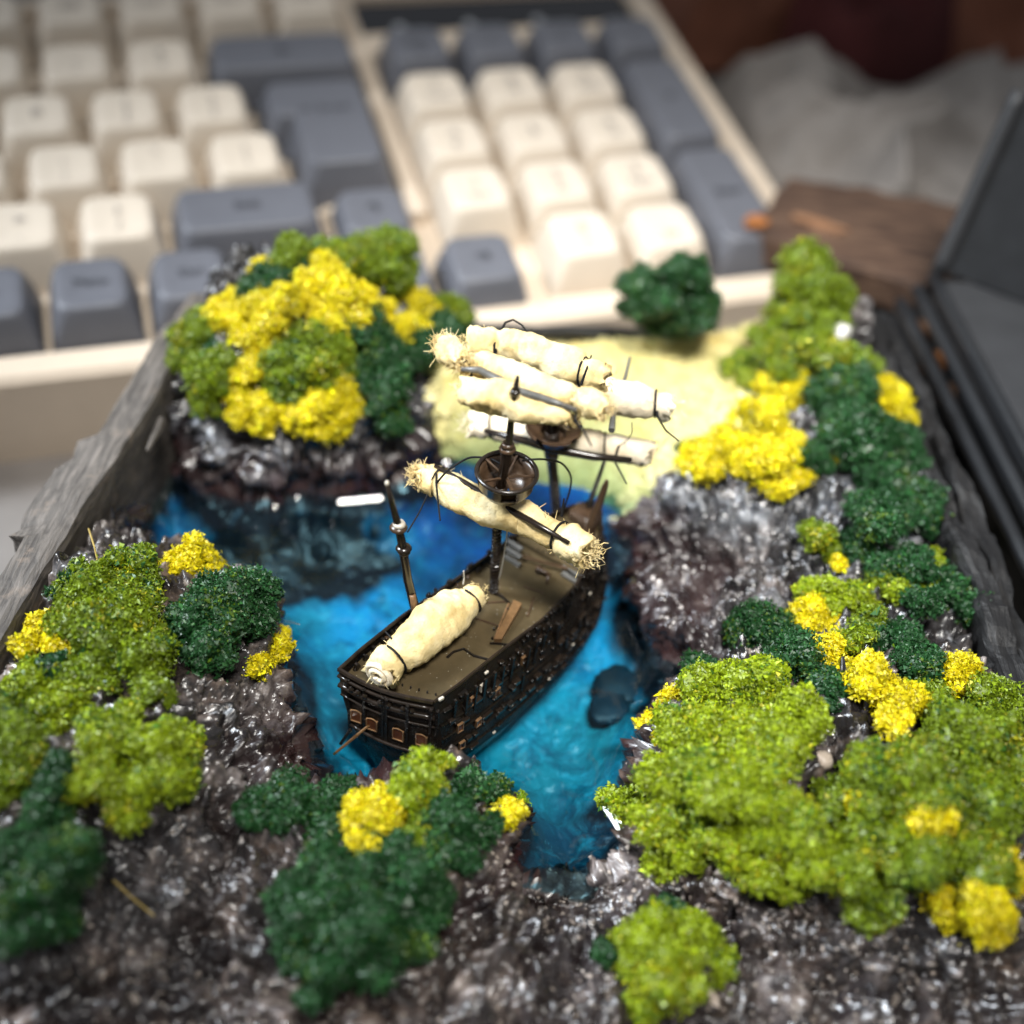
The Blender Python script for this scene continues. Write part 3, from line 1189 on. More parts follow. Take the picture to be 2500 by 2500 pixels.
def edge_noise(p, n, amp, seed):
    P = np.asarray(p, float)
    outp = []
    for a, b in zip(P, np.roll(P, -1, 0)):
        for k in range(n):
            q = a + (b - a) * k / n
            j = amp * fbm(np.array([[q[0] * 2.3, q[1] * 2.3, 0]]), 3, seed)[0]
            outp.append(q + np.array([-(b - a)[1], (b - a)[0]]) / np.linalg.norm(b - a) * j)
    return np.array(outp)


zB = 3.0
pb = [at(*q, zB)[:2] for q in ((1412, 432), (1745, 545), (1860, 470), (1850, 395), (1640, 355), (1490, 335))]
o = put('board', slab(edge_noise(pb, 8, .10, 3), 2.25, zB).me('board'), M_BOARD, label='brown bark board with torn edge behind the tray corner', cat='board')
# things under the board carrying it
pbl = [at(*q, 2.2)[:2] for q in ((1500, 470), (1700, 540), (1790, 480), (1560, 400))]
o = put('block', slab(pbl, .0, 2.24).me('block'), M_CHAR, label='dark block under the brown bark board', cat='block')


def chip(px, py, z, sx, sy, sz, mat, lab, seed, rot=0):
    me_ = bpy.data.meshes.new('bark_chip')
    import bmesh
    bm = bmesh.new()
    bmesh.ops.create_icosphere(bm, subdivisions=3, radius=1)
    for v in bm.verts:
        p = np.array(v.co)
        d = 1 + .35 * fbm((p * 1.6 + seed)[None], 3, seed)[0]
        v.co = Vector(p * d)
        v.co.x *= sx
        v.co.y *= sy
        v.co.z *= sz
    bm.to_mesh(me_)
    bm.free()
    o = put('bark_chip', me_, mat, label=lab, cat='bark chip', group='bark chips right of the tray')
    o.location = at(px, py, z)
    o.rotation_euler = (0, 0, rot)
    return o


chip(1428, 418, 3.12, .26, .16, .16, M_ORANGE, 'orange bark chip at the left tip of the brown board', 3)
chip(1545, 425, 3.06, .62, .13, .10, M_TAN, 'long pale tan chip lying along the brown board', 5, -.3)
chip(1742, 625, 3.0, .22, .2, .2, M_TAN, 'ochre bark chip beside the black box corner, farthest of three', 9)
chip(1768, 680, 2.9, .36, .24, .2, M_ORANGE, 'rust brown bark chip between tray rail and black box', 12, .5)
chip(1805, 745, 2.7, .30, .26, .2, M_TAN, 'reddish bark chip nearest the camera by the black box', 15)

# pieces of dark scrap that the chips lie on, between the tray and the box
pp = [at(*q, 2.5)[:2] for q in ((1640, 590), (1760, 570), (1880, 830), (1800, 840))]
put('scrap_slab', slab(edge_noise(pp, 6, .12, 8), 0, 2.5).me('scrap_slab'), M_CHAR, label='dark scrap slab in the gap between tray and black box', cat='slab')

# black box with an upright lid and ridged edge
bx = empty('black_case', at(1850, 700, 0).tolist(), 'black plastic case with ridged edge and raised lid at the right', 'case')
zt = 4.0
c0 = at(1768, 520, zt)[:2]
c1 = at(1945, 850, zt)[:2]
e = (c1 - c0) / np.linalg.norm(c1 - c0)
nr = np.array([-e[1], e[0]])
if nr[0] < 0:
    nr = -nr
L = np.linalg.norm(c1 - c0) + 4


def bxpoly(off0, off1, l0, l1):
    return [c0 + e * l0 + nr * off0, c0 + e * l1 + nr * off0, c0 + e * l1 + nr * off1, c0 + e * l0 + nr * off1]


o = put('base', slab(bxpoly(.06, 7, 0, L), 0, zt - .05).me('base'), M_GREYP, bx)
loc(o, bx)
for k, (off, zz) in enumerate(((-.02, zt + .02), (-.26, zt - .28), (-.50, zt - .62))):
    mb = MB()
    p0 = np.r_[c0 + nr * off - e * .1, zz - .12]
    p1 = np.r_[c0 + nr * off + e * L, zz - .12]
    mb.tube([p0 + (p1 - p0) * s for s in np.linspace(0, 1, 12)], .13, 10)
    o = put('ridge', mb.me('ridge', True), M_BLACKP, bx)
    loc(o, bx)
mb = MB()
lb0 = np.r_[at(1772, 508, zt)[:2], zt]
lb1 = np.r_[at(1990, 590, zt)[:2], zt]
pln = np.cross(lb1 - lb0, [0.10, .45, 1.0])
lt0 = at_plane(1925, 172, lb0, pln)
lt1 = at_plane(2150, 230, lb0, pln)
nn = pln / np.linalg.norm(pln)
if nn[1] > 0:
    nn = -nn
ts = np.linspace(0, 1, 10)
front = [lb0, lb1, lt1, lt0]
Vv = [p for p in front] + [p - nn * .5 for p in front]
mb.add(Vv, [[0, 1, 2, 3], [7, 6, 5, 4], [0, 4, 5, 1], [1, 5, 6, 2], [2, 6, 7, 3], [3, 7, 4, 0]])
o = put('lid', mb.me('lid'), M_BLACKP, bx)
loc(o, bx)
mb = MB()
mb.tube([lb0 + (lt0 - lb0) * s + nn * .02 for s in np.linspace(-.02, 1, 14)], .16, 10)
o = put('lid_rim', mb.me('lid_rim', True), M_GREYP, bx)
loc(o, bx)


# crumpled cloths behind
def crumple(name, corners, z0, amp, seed, mat, lab, n=90, fr=.32, cat='cloth'):
    c = [np.asarray(q, float) for q in corners]
    s, t_ = np.meshgrid(np.linspace(0, 1, n), np.linspace(0, 1, n))
    P = (c[0][None, None] * ((1 - s) * (1 - t_))[..., None] + c[1] * (s * (1 - t_))[..., None] + c[2] * (s * t_)[..., None] + c[3] * ((1 - s) * t_)[..., None])
    q = np.c_[P.reshape(-1, 2), np.zeros(n * n)]
    wv = q + 1.6 * np.c_[fbm(q * .2, 2, seed + 7), fbm(q * .2, 2, seed + 8), np.zeros(n * n)]
    edge = np.minimum.reduce([s, 1 - s, t_, 1 - t_]).ravel()
    h = z0 * np.clip(edge / .12, 0, 1) ** .6 + amp * (ridged(wv * fr, 3, seed) * .6 + .6) * np.clip(edge / .08, 0.1, 1)
    Vv = np.c_[q[:, :2] + .25 * np.c_[fbm(q * .5, 2, seed + 1), fbm(q * .5, 2, seed + 2)], np.maximum(h, .01) + .02]
    qd = (np.arange(n - 1)[:, None] * n + np.arange(n - 1)[None]).reshape(-1, 1) + np.array([[0, 1, n + 1, n]])
    return put(name, mesh_np(name, Vv, qd, True), mat, label=lab, cat=cat)


crumple('crumpled_cloth', [at(1430, 400, 1.0)[:2], at(1900, 480, 1.0)[:2], at(2000, 190, 1.0)[:2], at(1330, 150, 1.0)[:2]], .8, 1.3, 4, M_CLOTH,
        'crumpled pale grey cloth beyond the brown board', fr=.26)
crumple('russet_cloth', [at(1290, 90, 1.0)[:2], at(2100, 130, 1.0)[:2], at(2300, -200, 0)[:2], at(1150, -200, 0)[:2]], .8, 1.8, 9, M_RED, 'russet cloth in the top right corner behind the grey one', fr=.25)
crumple('wine_cloth', [at(1480, 70, 2.5)[:2], at(1640, 95, 2.5)[:2], at(1840, 10, 2.5)[:2], at(1550, -40, 2.5)[:2]], 2.6, 1.2, 14, M_RED2, 'dark wine red cloth lump lying on the russet cloth', n=50)

# ------------------------------------------------------------------ the ship
SR = Matrix.Translation(O_S) @ Matrix.Rotation(TH_S, 4, 'Z')
ship = empty('sailing_ship', None, 'dark brown miniature three-masted sailing ship with furled cream sails', 'model ship', mat=SR)
SRI = np.array(SR.inverted())


def lo_(p):            # world -> ship local
    p = np.atleast_2d(np.asarray(p, float))
    return (np.c_[p, np.ones(len(p))] @ SRI.T)[:, :3]


# hull shell, port and starboard and transom
ns = 60
ss = np.linspace(0, 5.0, ns)
fs = [-.35, 0, .2, .4, .6, .8, 1.0]
mb = MB()
for side in (1, -1):
    Vv = np.array([[hull_pt(s, side, f) for f in fs] for s in ss]).reshape(-1, 3)
    nf_ = len(fs)
    Fq = [[k * nf_ + i, k * nf_ + i + 1, (k + 1) * nf_ + i + 1, (k + 1) * nf_ + i] for k in range(ns - 1) for i in range(nf_ - 1)]
    if side == -1:
        Fq = [f[::-1] for f in Fq]
    mb.add(Vv, Fq)
tv = []
for f in fs:
    a_, b_ = hull_pt(0, 1, f), hull_pt(0, -1, f)
    for k in range(9):
        p = a_ + (b_ - a_) * k / 8
        p[0] -= .10 * math.sin(math.pi * k / 8)
        tv.append(p)
mb.add(tv, [[k * 9 + i, k * 9 + i + 1, (k + 1) * 9 + i + 1, (k + 1) * 9 + i] for k in range(len(fs) - 1) for i in range(8)])
hull = put('hull', mb.me('hull'), M_HULL, ship)


def deck_piece(name, s0, s1, h, inset, mat, skew0=True):
    n = 24
    P, Q_ = [], []
    for s in np.linspace(s0, s1, n):
        f = h / np.interp(s, S_, HR)
        a_, b_ = hull_pt(s, 1, f), hull_pt(s, -1, f)
        d = (b_ - a_) / np.linalg.norm(b_ - a_)
        w = min(inset, np.linalg.norm(b_ - a_) * .4)
        P.append(a_ + d * w)
        Q_.append(b_ - d * w)
    Vv = np.array([[p, p + (q - p) * .33, p + (q - p) * .67, q] for p, q in zip(P, Q_)]).reshape(-1, 3)
    Vv[:, 2] = h
    Fq = [[k * 4 + i, (k + 1) * 4 + i, (k + 1) * 4 + i + 1, k * 4 + i + 1] for k in range(n - 1) for i in range(3)]
    lower = Vv.copy()
    lower[:, 2] -= .3
    m2 = MB()
    m2.add(Vv, Fq)
    # fore and aft closing faces
    for row in (0, n - 1):
        t4 = [row * 4 + i for i in range(4)]
        m2.add(np.concatenate([Vv[t4], lower[t4]]), [[i, i + 1, i + 5, i + 4] if row else [i + 1, i, i + 4, i + 5] for i in range(3)])
    return put(name, m2.me(name), mat, ship)


deck_piece('quarter_deck', -.02, 1.48, 1.17, .03, M_DECK)
deck_piece('main_deck', 1.44, 3.62, 1.06, .03, M_DECK)
deck_piece('fore_deck', 3.58, 4.9, 1.17, .03, M_DECK)

# rail along the bulwark
for side in (1, -1):
    mb = MB()
    mb.tube([hull_pt(s, side, 1.0) + [0, 0, .005] for s in np.linspace(0, 4.95, 60)], .028, 6)
    put('rail', mb.me('rail'), M_MAST, ship)
mb = MB()
a_, b_ = hull_pt(0, 1, 1.0), hull_pt(0, -1, 1.0)
mb.tube([a_ + (b_ - a_) * k / 8 - [.10 * math.sin(math.pi * k / 8), 0, -.01] for k in range(9)], .036, 6)
put('stern_rail', mb.me('stern_rail'), M_MAST, ship)
# wales: raised strakes along both sides
for side in (1, -1):
    for f, r in ((.14, .022), (.30, .026), (.47, .02), (.66, .024), (.83, .018)):
        mb = MB()
        mb.tube([hull_pt(s, side, f) for s in np.linspace(.02, 4.85, 50)], r, 5)
        put('wale', mb.me('wale'), M_HULL, ship)


def out_dir(s, side):
    p, q = hull_pt(s - .05, side, .6), hull_pt(s + .05, side, .6)
    tdir = (q - p) / np.linalg.norm(q - p)
    o = np.cross(tdir, [0, 0, 1.0]) * (1 if side < 0 else -1)
    return tdir, o / np.linalg.norm(o)


# vertical ribs, some chipped, on both sides
rr2 = random.Random(9)
for side in (-1, 1):
    for s in np.arange(.25, 4.6, .19):
        f0, f1 = rr2.choice([(.12, .95), (.5, 1.02), (.62, 1.06), (.12, .62)]) if s > 1.5 else (.1, .97)
        p0, p1 = hull_pt(s, side, f0), hull_pt(s, side, f1)
        td, od = out_dir(s, side)
        mb = MB()
        c = (p0 + p1) / 2 + od * .012
        R3 = np.c_[td, od, np.cross(td, od)]
        mb.box(c, (rr2.uniform(.03, .05), rr2.uniform(.03, .06), np.linalg.norm(p1 - p0)), R3)
        put('rib', mb.me('rib'), M_HULL, ship)
# chunky moulded relief all over the starboard side
for k in range(95):
    s_k, f_k = rr2.uniform(.15, 4.5), rr2.uniform(.12, .92)
    td, od = out_dir(max(s_k, .1), -1)
    mb = MB()
    mb.box(hull_pt(s_k, -1, f_k) + od * .015, (rr2.uniform(.04, .20), rr2.uniform(.05, .10), rr2.uniform(.03, .09)), np.c_[td, od, np.cross(td, od)], bev=.01)
    put('hull_timber', mb.me('hull_timber'), rr2.choice([M_HULL, M_MAST, M_MAST]), ship)
# jagged deadeye fittings and cannon-port lids amidships on the starboard rail
for s in np.arange(1.75, 3.9, .12):
    td, od = out_dir(s, -1)
    p = hull_pt(s, -1, rr2.uniform(.86, 1.03)) + od * .03
    mb = MB()
    mb.box(p, (rr2.uniform(.04, .10), .05, rr2.uniform(.06, .15)), np.c_[td, od, np.cross(td, od)], bev=.008)
    put('deadeye', mb.me('deadeye'), rr2.choice([M_HULL, M_HULL, M_HULL, M_MASTB]), ship)
for s in np.arange(1.8, 3.9, .42):
    td, od = out_dir(s, 1)
    p = hull_pt(s, 1, 1.0) + [0, 0, .03]
    mb = MB()
    mb.box(p, (.07, .05, rr2.uniform(.08, .16)), np.c_[td, od, np.cross(td, od)])
    put('deadeye', mb.me('deadeye'), M_HULL, ship)


def window(c, td, od, w, h, pale=False, arch=True):
    up = np.array([0, 0, 1.0])
    mb = MB()
    R3 = np.c_[td, od, up]
    fw = .016
    for dx in (-1, 1):
        mb.box(c + td * dx * w / 2 + od * .012, (fw, .035, h), R3)
    mb.box(c + up * (-h / 2) + od * .012, (w + fw, .04, fw), R3)
    if arch:
        pts = [c + td * (-w / 2 + w * k / 6) + up * (h / 2 + .035 * math.sin(math.pi * k / 6)) + od * .015 for k in range(7)]
        mb.tube(pts, fw * .6, 5)
    else:
        mb.box(c + up * (h / 2) + od * .012, (w + fw, .04, fw), R3)
    fo = put('window', mb.me('window'), M_PALE if pale else M_FRAME, ship)
    mb = MB()
    mb.box(c + od * .006, (w - .012, .016, h + .01), R3)
    put('pane', mb.me('pane'), M_BRNW, fo)


# stern windows
a_, b_ = hull_pt(0, 1, .42), hull_pt(0, -1, .42)
td = (b_ - a_) / np.linalg.norm(b_ - a_)
od = np.cross(td, [0, 0, 1.0])
od = od / np.linalg.norm(od)
if od[0] > 0:
    od = -od
for k in (.13, .32, .60, .82):
    p = a_ + (b_ - a_) * k
    p[0] -= .10 * math.sin(math.pi * k)
    window(p + od * .005, td, od, .155, .22)
# stern pilasters and glossy moulding under the rail
for k in (0.02, .225, .45, .49, .71, .93, .99):
    p0 = hull_pt(0, 1, .05) + (hull_pt(0, -1, .05) - hull_pt(0, 1, .05)) * k
    p1 = hull_pt(0, 1, .95) + (hull_pt(0, -1, .95) - hull_pt(0, 1, .95)) * k
    for p in (p0, p1):
        p[0] -= .10 * math.sin(math.pi * k)
    mb = MB()
    mb.box((p0 + p1) / 2 + od * .01, (.04, .05, np.linalg.norm(p1 - p0)), np.c_[td, od, [0, 0, 1.0]])
    put('pilaster', mb.me('pilaster'), M_HULL, ship)
for f, r in ((.93, .030), (.80, .045), (.22, .03), (.66, .02)):
    q0, q1 = hull_pt(0, 1, f), hull_pt(0, -1, f)
    mb = MB()
    mb.tube([q0 + (q1 - q0) * k / 10 - [.10 * math.sin(math.pi * k / 10) + .02, 0, 0] for k in range(11)], r, 7)
    put('moulding', mb.me('moulding', True), M_MAST, ship)
# scalloped brackets under the stern rail
for k in (.17, .25, .33, .50, .58, .72, .80):
    p = hull_pt(0, 1, .86) + (hull_pt(0, -1, .86) - hull_pt(0, 1, .86)) * k
    p[0] -= .10 * math.sin(math.pi * k) + .02
    mb = MB()
    mb.box(p + od * .02, (.075, .07, .10), np.c_[td, od, [0, 0, 1.0]], bev=.02)
    put('bracket', mb.me('bracket', True), M_MAST, ship)
# starboard quarter windows
for s, f, w, h, pale in ((.30, .52, .09, .17, False), (.62, .74, .10, .17, False), (.86, .80, .09, .13, True), (1.08, .62, .09, .14, False), (.30, .25, .09, .14, False), (.62, .42, .09, .14, False), (1.75, .74, .08, .15, False)):
    td2, od2 = out_dir(s, -1)
    window(hull_pt(s, -1, f) + od2 * .02, td2, od2, w, h, pale, False)
# small pale flecks on the starboard quarter and corner
for s, f, sz in ((.12, 1.02, .05), (1.0, .93, .045), (1.62, .55, .03), (2.2, .2, .03), (2.9, .35, .03), (.9, .1, .035), (3.6, .72, .03), (1.3, .3, .025)):
    td2, od2 = out_dir(max(s, .1), -1)
    mb = MB()
    mb.box(hull_pt(s, -1, f) + od2 * .04, (sz * 1.6, sz * .8, sz), np.c_[td2, od2, np.cross(td2, od2)], bev=.008)
    put('pale_fleck', mb.me('pale_fleck'), M_PALE, ship)


def deckpt(x, y, h):
    return lo_(at(*r1(x, y), WL + h))[0]


# steering oar and its dark partner at the stern
mb = MB()
p0 = lo_(at(*r1(265, 1628), WL + .62))[0]
p1 = lo_(at(*r1(102, 1762), WL + .02))[0]
mb.tube([p0, (p0 + p1) / 2, p1], [.016, .024, .02], 6)
put('steering_oar', mb.me('steering_oar'), M_BRNPL, ship)
mb = MB()
p0 = lo_(at(*r1(165, 1668), WL + .45))[0]
p1 = lo_(at(*r1(128, 1722), WL + .05))[0]
mb.tube([p0, p1], .025, 6)
put('rudder_post', mb.me('rudder_post'), M_HULL, ship)
# deck fittings: step arcs, ladder wedge, coaming, stair blocks, dog-leg cannon
zq, zm, zf = 1.17, 1.06, 1.17


def arc_on(pts, h, r, name, mat):
    P = np.array([deckpt(x, y, h) for x, y in pts])
    mb = MB()
    mb.tube(P, r, 6)
    return put(name, mb.me(name), mat, ship)


arc_on([(535, 1392), (560, 1370), (600, 1358), (640, 1385), (705, 1402)], zq + .0, .022, 'step_edge', M_HULL)
arc_on([(585, 1400), (605, 1375), (600, 1350), (570, 1338)], zm + .05, .018, 'hoop', M_MASTB)
arc_on([(640, 1365), (630, 1350), (600, 1337), (570, 1335)], zm + .06, .016, 'hoop', M_HULL)
arc_on([(660, 1130), (700, 1135), (740, 1150), (775, 1180)], zm + .05, .018, 'coaming', M_HULL)
arc_on([(775, 1178), (745, 1250), (718, 1320)], zm + .03, .014, 'coaming', M_FRAME)
arc_on([(700, 1335), (740, 1337), (775, 1342)], zm + .03, .016, 'coaming', M_HULL)
mb = MB()
q = [deckpt(x, y, zm + h) for x, y, h in ((790, 1180, .05), (822, 1195, .05), (745, 1325, .05), (718, 1325, .05))]
q2 = [p + np.array([0, 0, .07 if k < 2 else .03]) for k, p in enumerate(q)]
q0 = [p - np.array([0, 0, .06]) for p in q]
mb.add(q0 + q2, [[4, 7, 6, 5], [0, 1, 5, 4], [1, 2, 6, 5], [2, 3, 7, 6], [3, 0, 4, 7]])
put('ladder', mb.me('ladder'), M_BRNPL, ship)
for k in range(10):
    p = deckpt(790 - 9 * k + rr2.uniform(-14, 40), 1178 + 16 * k + rr2.uniform(-8, 8), zm)
    mb = MB()
    mb.box(p + [0, 0, .02], (.03, .03, .06), bev=.005)
    put('cleat', mb.me('cleat'), M_HULL, ship)
# small fittings along the inside of the bulwarks
for side in (1, -1):
    for s in np.arange(.25, 4.3, .21):
        h = zq if s < 1.4 else zm
        p = hull_pt(s, side, h / np.interp(s, S_, HR))
        d_ = hull_pt(s, -side, h / np.interp(s, S_, HR)) - p
        d_ /= np.linalg.norm(d_)
        mb = MB()
        mb.box(p + d_ * rr2.uniform(.04, .09) + [0, 0, .02], (rr2.uniform(.04, .12), .05, rr2.uniform(.04, .11)), bev=.008)
        put('cleat', mb.me('cleat'), M_HULL if rr2.random() < .7 else M_MASTB, ship)
# hatch coaming and plank seams amidships
for (xa, ya, xb, yb) in ((640, 1185, 760, 1178), (640, 1240, 730, 1270), (830, 1120, 905, 1145), (870, 1160, 845, 1235)):
    mb = MB()
    mb.tube([deckpt(xa, ya, zm) + [0, 0, .01], deckpt(xb, yb, zm) + [0, 0, .01]], .014, 5)
    put('coaming', mb.me('coaming'), M_MASTB, ship)
for x, y in ((795, 1003), (1015, 1068)):
    for k in range(3):
        p = deckpt(x + (2 - k) * 3 - 8, y - 22 + 22 * k, zm)
        mb = MB()
        mb.box(p + [0, 0, .13 - .05 * k], (.085, .30, .05), bev=.008)
        put('stair_tread', mb.me('stair_tread'), M_SLATE, ship)
mb = MB()
p = deckpt(885, 1065, zm)
mb.tube([p + [0, 0, .0], p + [0, 0, .08], p + [0, 0, .12]], [.045, .04, .05], 8)
p2 = deckpt(925, 1085, zm)
mb.tube([p + [0, 0, .08], p2 + [0, 0, .08]], [.04, .03], 8)
mb.tube([p2 + [0, 0, .09], deckpt(918, 1112, zm) + [0, 0, .02]], [.035, .015], 8)
put('cannon', mb.me('cannon', True), M_MASTB, ship)
# railing edge of the fore deck with small pegs
pe0, pe1 = deckpt(830, 1005, zf), deckpt(1000, 1050, zf)
mb = MB()
mb.tube([pe0, pe1], .022, 6)
put('deck_edge', mb.me('deck_edge'), M_MASTB, ship)
for k in range(6):
    p = deckpt(865 + 20 * k, 976 + 6 * k, zf)
    mb = MB()
    mb.tube([p, p + [0, 0, .05]], .012, 6)
    put('peg', mb.me('peg'), M_HULL, ship)
for k in range(5):
    p = deckpt(365 + 32 * k, 1500 + 9 * k, zq)
    mb = MB()
    mb.tube([p, p + [0, 0, .04]], .014, 6)
    put('peg', mb.me('peg'), M_HULL, ship)
# stem post, prow and bowsprit
mb = MB()
pr0 = lo_(at(*r1(1085, 900), WL + 1.3))[0]
prt = lo_(at_plane(*r1(1150, 712), at(*r1(1085, 900), WL + 1.3), [0, 1, 0]))[0]
mb.tube([pr0 + (prt - pr0) * k for k in (-.6, 0, .5, .9, 1)], [.10, .10, .075, .05, .03], 6)
put('stem_post', mb.me('stem_post'), M_MASTB, ship)
b0 = at(*r1(1072, 835), WL + 1.25)
b1 = at_plane(*r1(1142, 632), b0, [0, 1, 0])
mb = MB()
lb = lo_([b0, b1])
mb.tube([lb[0], (lb[0] + lb[1]) / 2, lb[1]], [.05, .04, .028], 8)
put('bowsprit', mb.me('bowsprit', True), M_SLATE, ship)
mb = MB()
c = lo_(at(*r1(1060, 850), WL + 1.25))[0]
mb.box(c + [0, 0, .02], (.35, .42, .22), bev=.05)
put('forecastle_block', mb.me('forecastle_block'), M_MASTB, ship)

# masts
main_b = at(*r1(715, 1150), WL + 1.0)
fore_b = at(*r1(957, 835), WL + 1.1)
PN = np.array([0, 1.0, 0])


def mp_(x, y, base):
    return at_plane(*r1(x, y), base, PN)


def mast(name, pts, radii, mat=M_MAST):
    mb = MB()
    mb.tube(lo_(pts), radii, 10)
    return put(name, mb.me(name, True), mat, ship)


# main mast: lower part wound like a rope, nest, thin top mast
P = [mp_(715, 1150, main_b), mp_(722, 960, main_b), mp_(735, 760, main_b)]
mm = mast('main_mast', P, [.06, .058, .055])
mb = MB()
L0, L1 = lo_([P[0], P[2]])
hel = []
for k in range(260):
    f = k / 259
    ang = f * 2 * math.pi * 30
    hel.append(L0 + (L1 - L0) * f + np.array([math.cos(ang), math.sin(ang), 0]) * .063)
mb.tube(hel, .014, 4)
rp = put('rope_winding', mb.me('rope_winding'), M_MAST, mm)
P2 = [mp_(735, 770, main_b), mp_(760, 640, main_b), mp_(766, 600, main_b), mp_(768, 585, main_b), mp_(775, 560, main_b), mp_(785, 450, main_b), mp_(798, 370, main_b), mp_(808, 312, main_b)]
tm = mast('top_mast', P2, [.075, .07, .095, .10, .05, .045, .045, .028])
for (x, y, r) in ((768, 590, .12), (770, 575, .095), (798, 372, .075), (742, 740, .10)):
    p = lo_(mp_(x, y, main_b))[0]
    mb = MB()
    mb.tube([p - [0, 0, .035], p, p + [0, 0, .035]], [r * .8, r, r * .8], 12)
    put('collar', mb.me('collar', True), M_MASTB if r > .08 else M_MAST, tm)
# crow's nest: bowl, ring and spokes
pc = lo_(mp_(765, 690, main_b))[0]
cn_p = []
mb = MB()
n = 24
lvls = [(-.34, .10), (-.30, .30), (-.16, .385), (.02, .40), (.035, .42), (.02, .355), (-.14, .34), (-.27, .25), (-.29, .06)]
Vv = np.array([[pc[0] + r * math.cos(2 * math.pi * k / n), pc[1] + r * math.sin(2 * math.pi * k / n), pc[2] + z] for z, r in lvls for k in range(n)])
Fq = [[a * n + i, a * n + (i + 1) % n, (a + 1) * n + (i + 1) % n, (a + 1) * n + i] for a in range(2) for i in range(n)]
Fq += [[a * n + i, a * n + (i + 1) % n, (a + 1) * n + (i + 1) % n, (a + 1) * n + i] for a in range(3, len(lvls) - 1) for i in range(n)]
# slotted wall: leave gaps between two rings
Fq += [[2 * n + i, 2 * n + (i + 1) % n, 3 * n + (i + 1) % n, 3 * n + i] for i in range(n) if i % 6 not in (2, 3)]
mb.add(Vv, Fq)
nest = put('crow_nest', mb.me('crow_nest', True), M_MASTB, ship)
mb = MB()
mb.tube([[pc[0] + .41 * math.cos(2 * math.pi * k / 32), pc[1] + .41 * math.sin(2 * math.pi * k / 32), pc[2] + .05] for k in range(33)], .035, 6, False)
put('nest_ring', mb.me('nest_ring', True), M_MAST, nest)
for k in range(5):
    an = 2 * math.pi * k / 5 + .3
    mb = MB()
    mb.tube([pc + [0, 0, -.05], pc + [.39 * math.cos(an), .39 * math.sin(an), .04]], .022, 5)
    put('spoke', mb.me('spoke'), M_MASTB, nest)
# fore mast
P3_ = [mp_(957, 835, fore_b), mp_(945, 700, fore_b), mp_(935, 610, fore_b), mp_(940, 560, fore_b), mp_(940, 520, fore_b)]
fm = mast('fore_mast', P3_, [.085, .08, .085, .11, .12])
hel = []
L0, L1 = lo_([P3_[0], P3_[1]])
for k in range(120):
    f = k / 119
    ang = f * 2 * math.pi * 14
    hel.append(L0 + (L1 - L0) * f + np.array([math.cos(ang), math.sin(ang), 0]) * .075)
mb = MB()
mb.tube(hel, .014, 4)
put('rope_winding', mb.me('rope_winding'), M_MAST, fm)
ft = mast('fore_top_mast', [mp_(940, 520, fore_b), mp_(925, 400, fore_b), mp_(912, 300, fore_b), mp_(905, 240, fore_b)], [.10, .06, .055, .055])
p = lo_(mp_(940, 600, fore_b))[0]
mb = MB()
mb.tube([p - [0, 0, .12], p, p + [0, 0, .12]], [.11, .13, .11], 10)
put('collar', mb.me('collar', True), M_MASTB, fm)
pc = lo_(mp_(945, 522, fore_b))[0]
mb = MB()
lvls = [(-.20, .12), (-.12, .30), (.08, .44), (.12, .42), (.06, .36), (-.05, .2)]
Vv = np.array([[pc[0] + r * math.cos(2 * math.pi * k / n), pc[1] + r * math.sin(2 * math.pi * k / n), pc[2] + z] for z, r in lvls for k in range(n)])
mb.add(Vv, [[a * n + i, a * n + (i + 1) % n, (a + 1) * n + (i + 1) % n, (a + 1) * n + i] for a in range(len(lvls) - 1) for i in range(n) if not (a in (1, 2) and i % 5 == 2)])
put('crow_nest', mb.me('crow_nest', False), M_MASTB, ship)
# leaning mizzen mast with two collars, broken tip and pale worn foot
miz_b = hull_pt(1.35, 1, .9) - np.array([0, .10, 0])
mwb = (np.array(SR) @ np.r_[miz_b, 1])[:3]
P = [mp_(428, 1280, mwb), mp_(415, 1210, mwb), mp_(385, 1090, mwb), mp_(365, 960, mwb), mp_(348, 880, mwb), mp_(325, 800, mwb), mp_(305, 722, mwb)]
mz = mast('mizzen_mast', P, [.075, .07, .065, .06, .055, .04, .025])
for (x, y, r, mt) in ((350, 893, .125, M_MASTB), (353, 880, .09, M_PALE), (370, 972, .115, M_MAST), (372, 985, .09, M_MASTB), (306, 724, .03, M_PALE)):
    p = lo_(mp_(x, y, mwb))[0]
    mb = MB()
    mb.tube([p - [0, 0, .04], p, p + [0, 0, .04]], [r * .7, r, r * .75], 12)
    put('collar', mb.me('collar', True), mt, mz)
mb = MB()
mb.tube(lo_([mp_(407, 1140, mwb), mp_(420, 1225, mwb)]) + np.array([-.05, -.03, .0]), .045, 8)
put('worn_patch', mb.me('worn_patch', True), M_FRAME, mz)


def bk_(d):
    """a step away from the camera side, down and forward"""
    return np.array([0, .71, -.70]) * d


# furled sails
def fray(P, T, R_, nh, ln, seed):
    """short stiff fibres sticking out"""
    g = np.random.default_rng(seed)
    mb = MB()
    for k in range(nh):
        i = g.integers(0, len(P))
        d = g.normal(size=3) * .8 + T * g.uniform(-.2, 1.2)
        d /= np.linalg.norm(d)
        p = P[i] + d * R_ * g.uniform(.5, .95)
        l_ = ln * g.uniform(.25, 1.0)
        q = p + d * l_ * .5 + g.normal(size=3) * .02
        e2 = p + d * l_ + g.normal(size=3) * .05
        mb.tube([p, q, e2], [.0075, .006, .003], 3, False)
    return mb


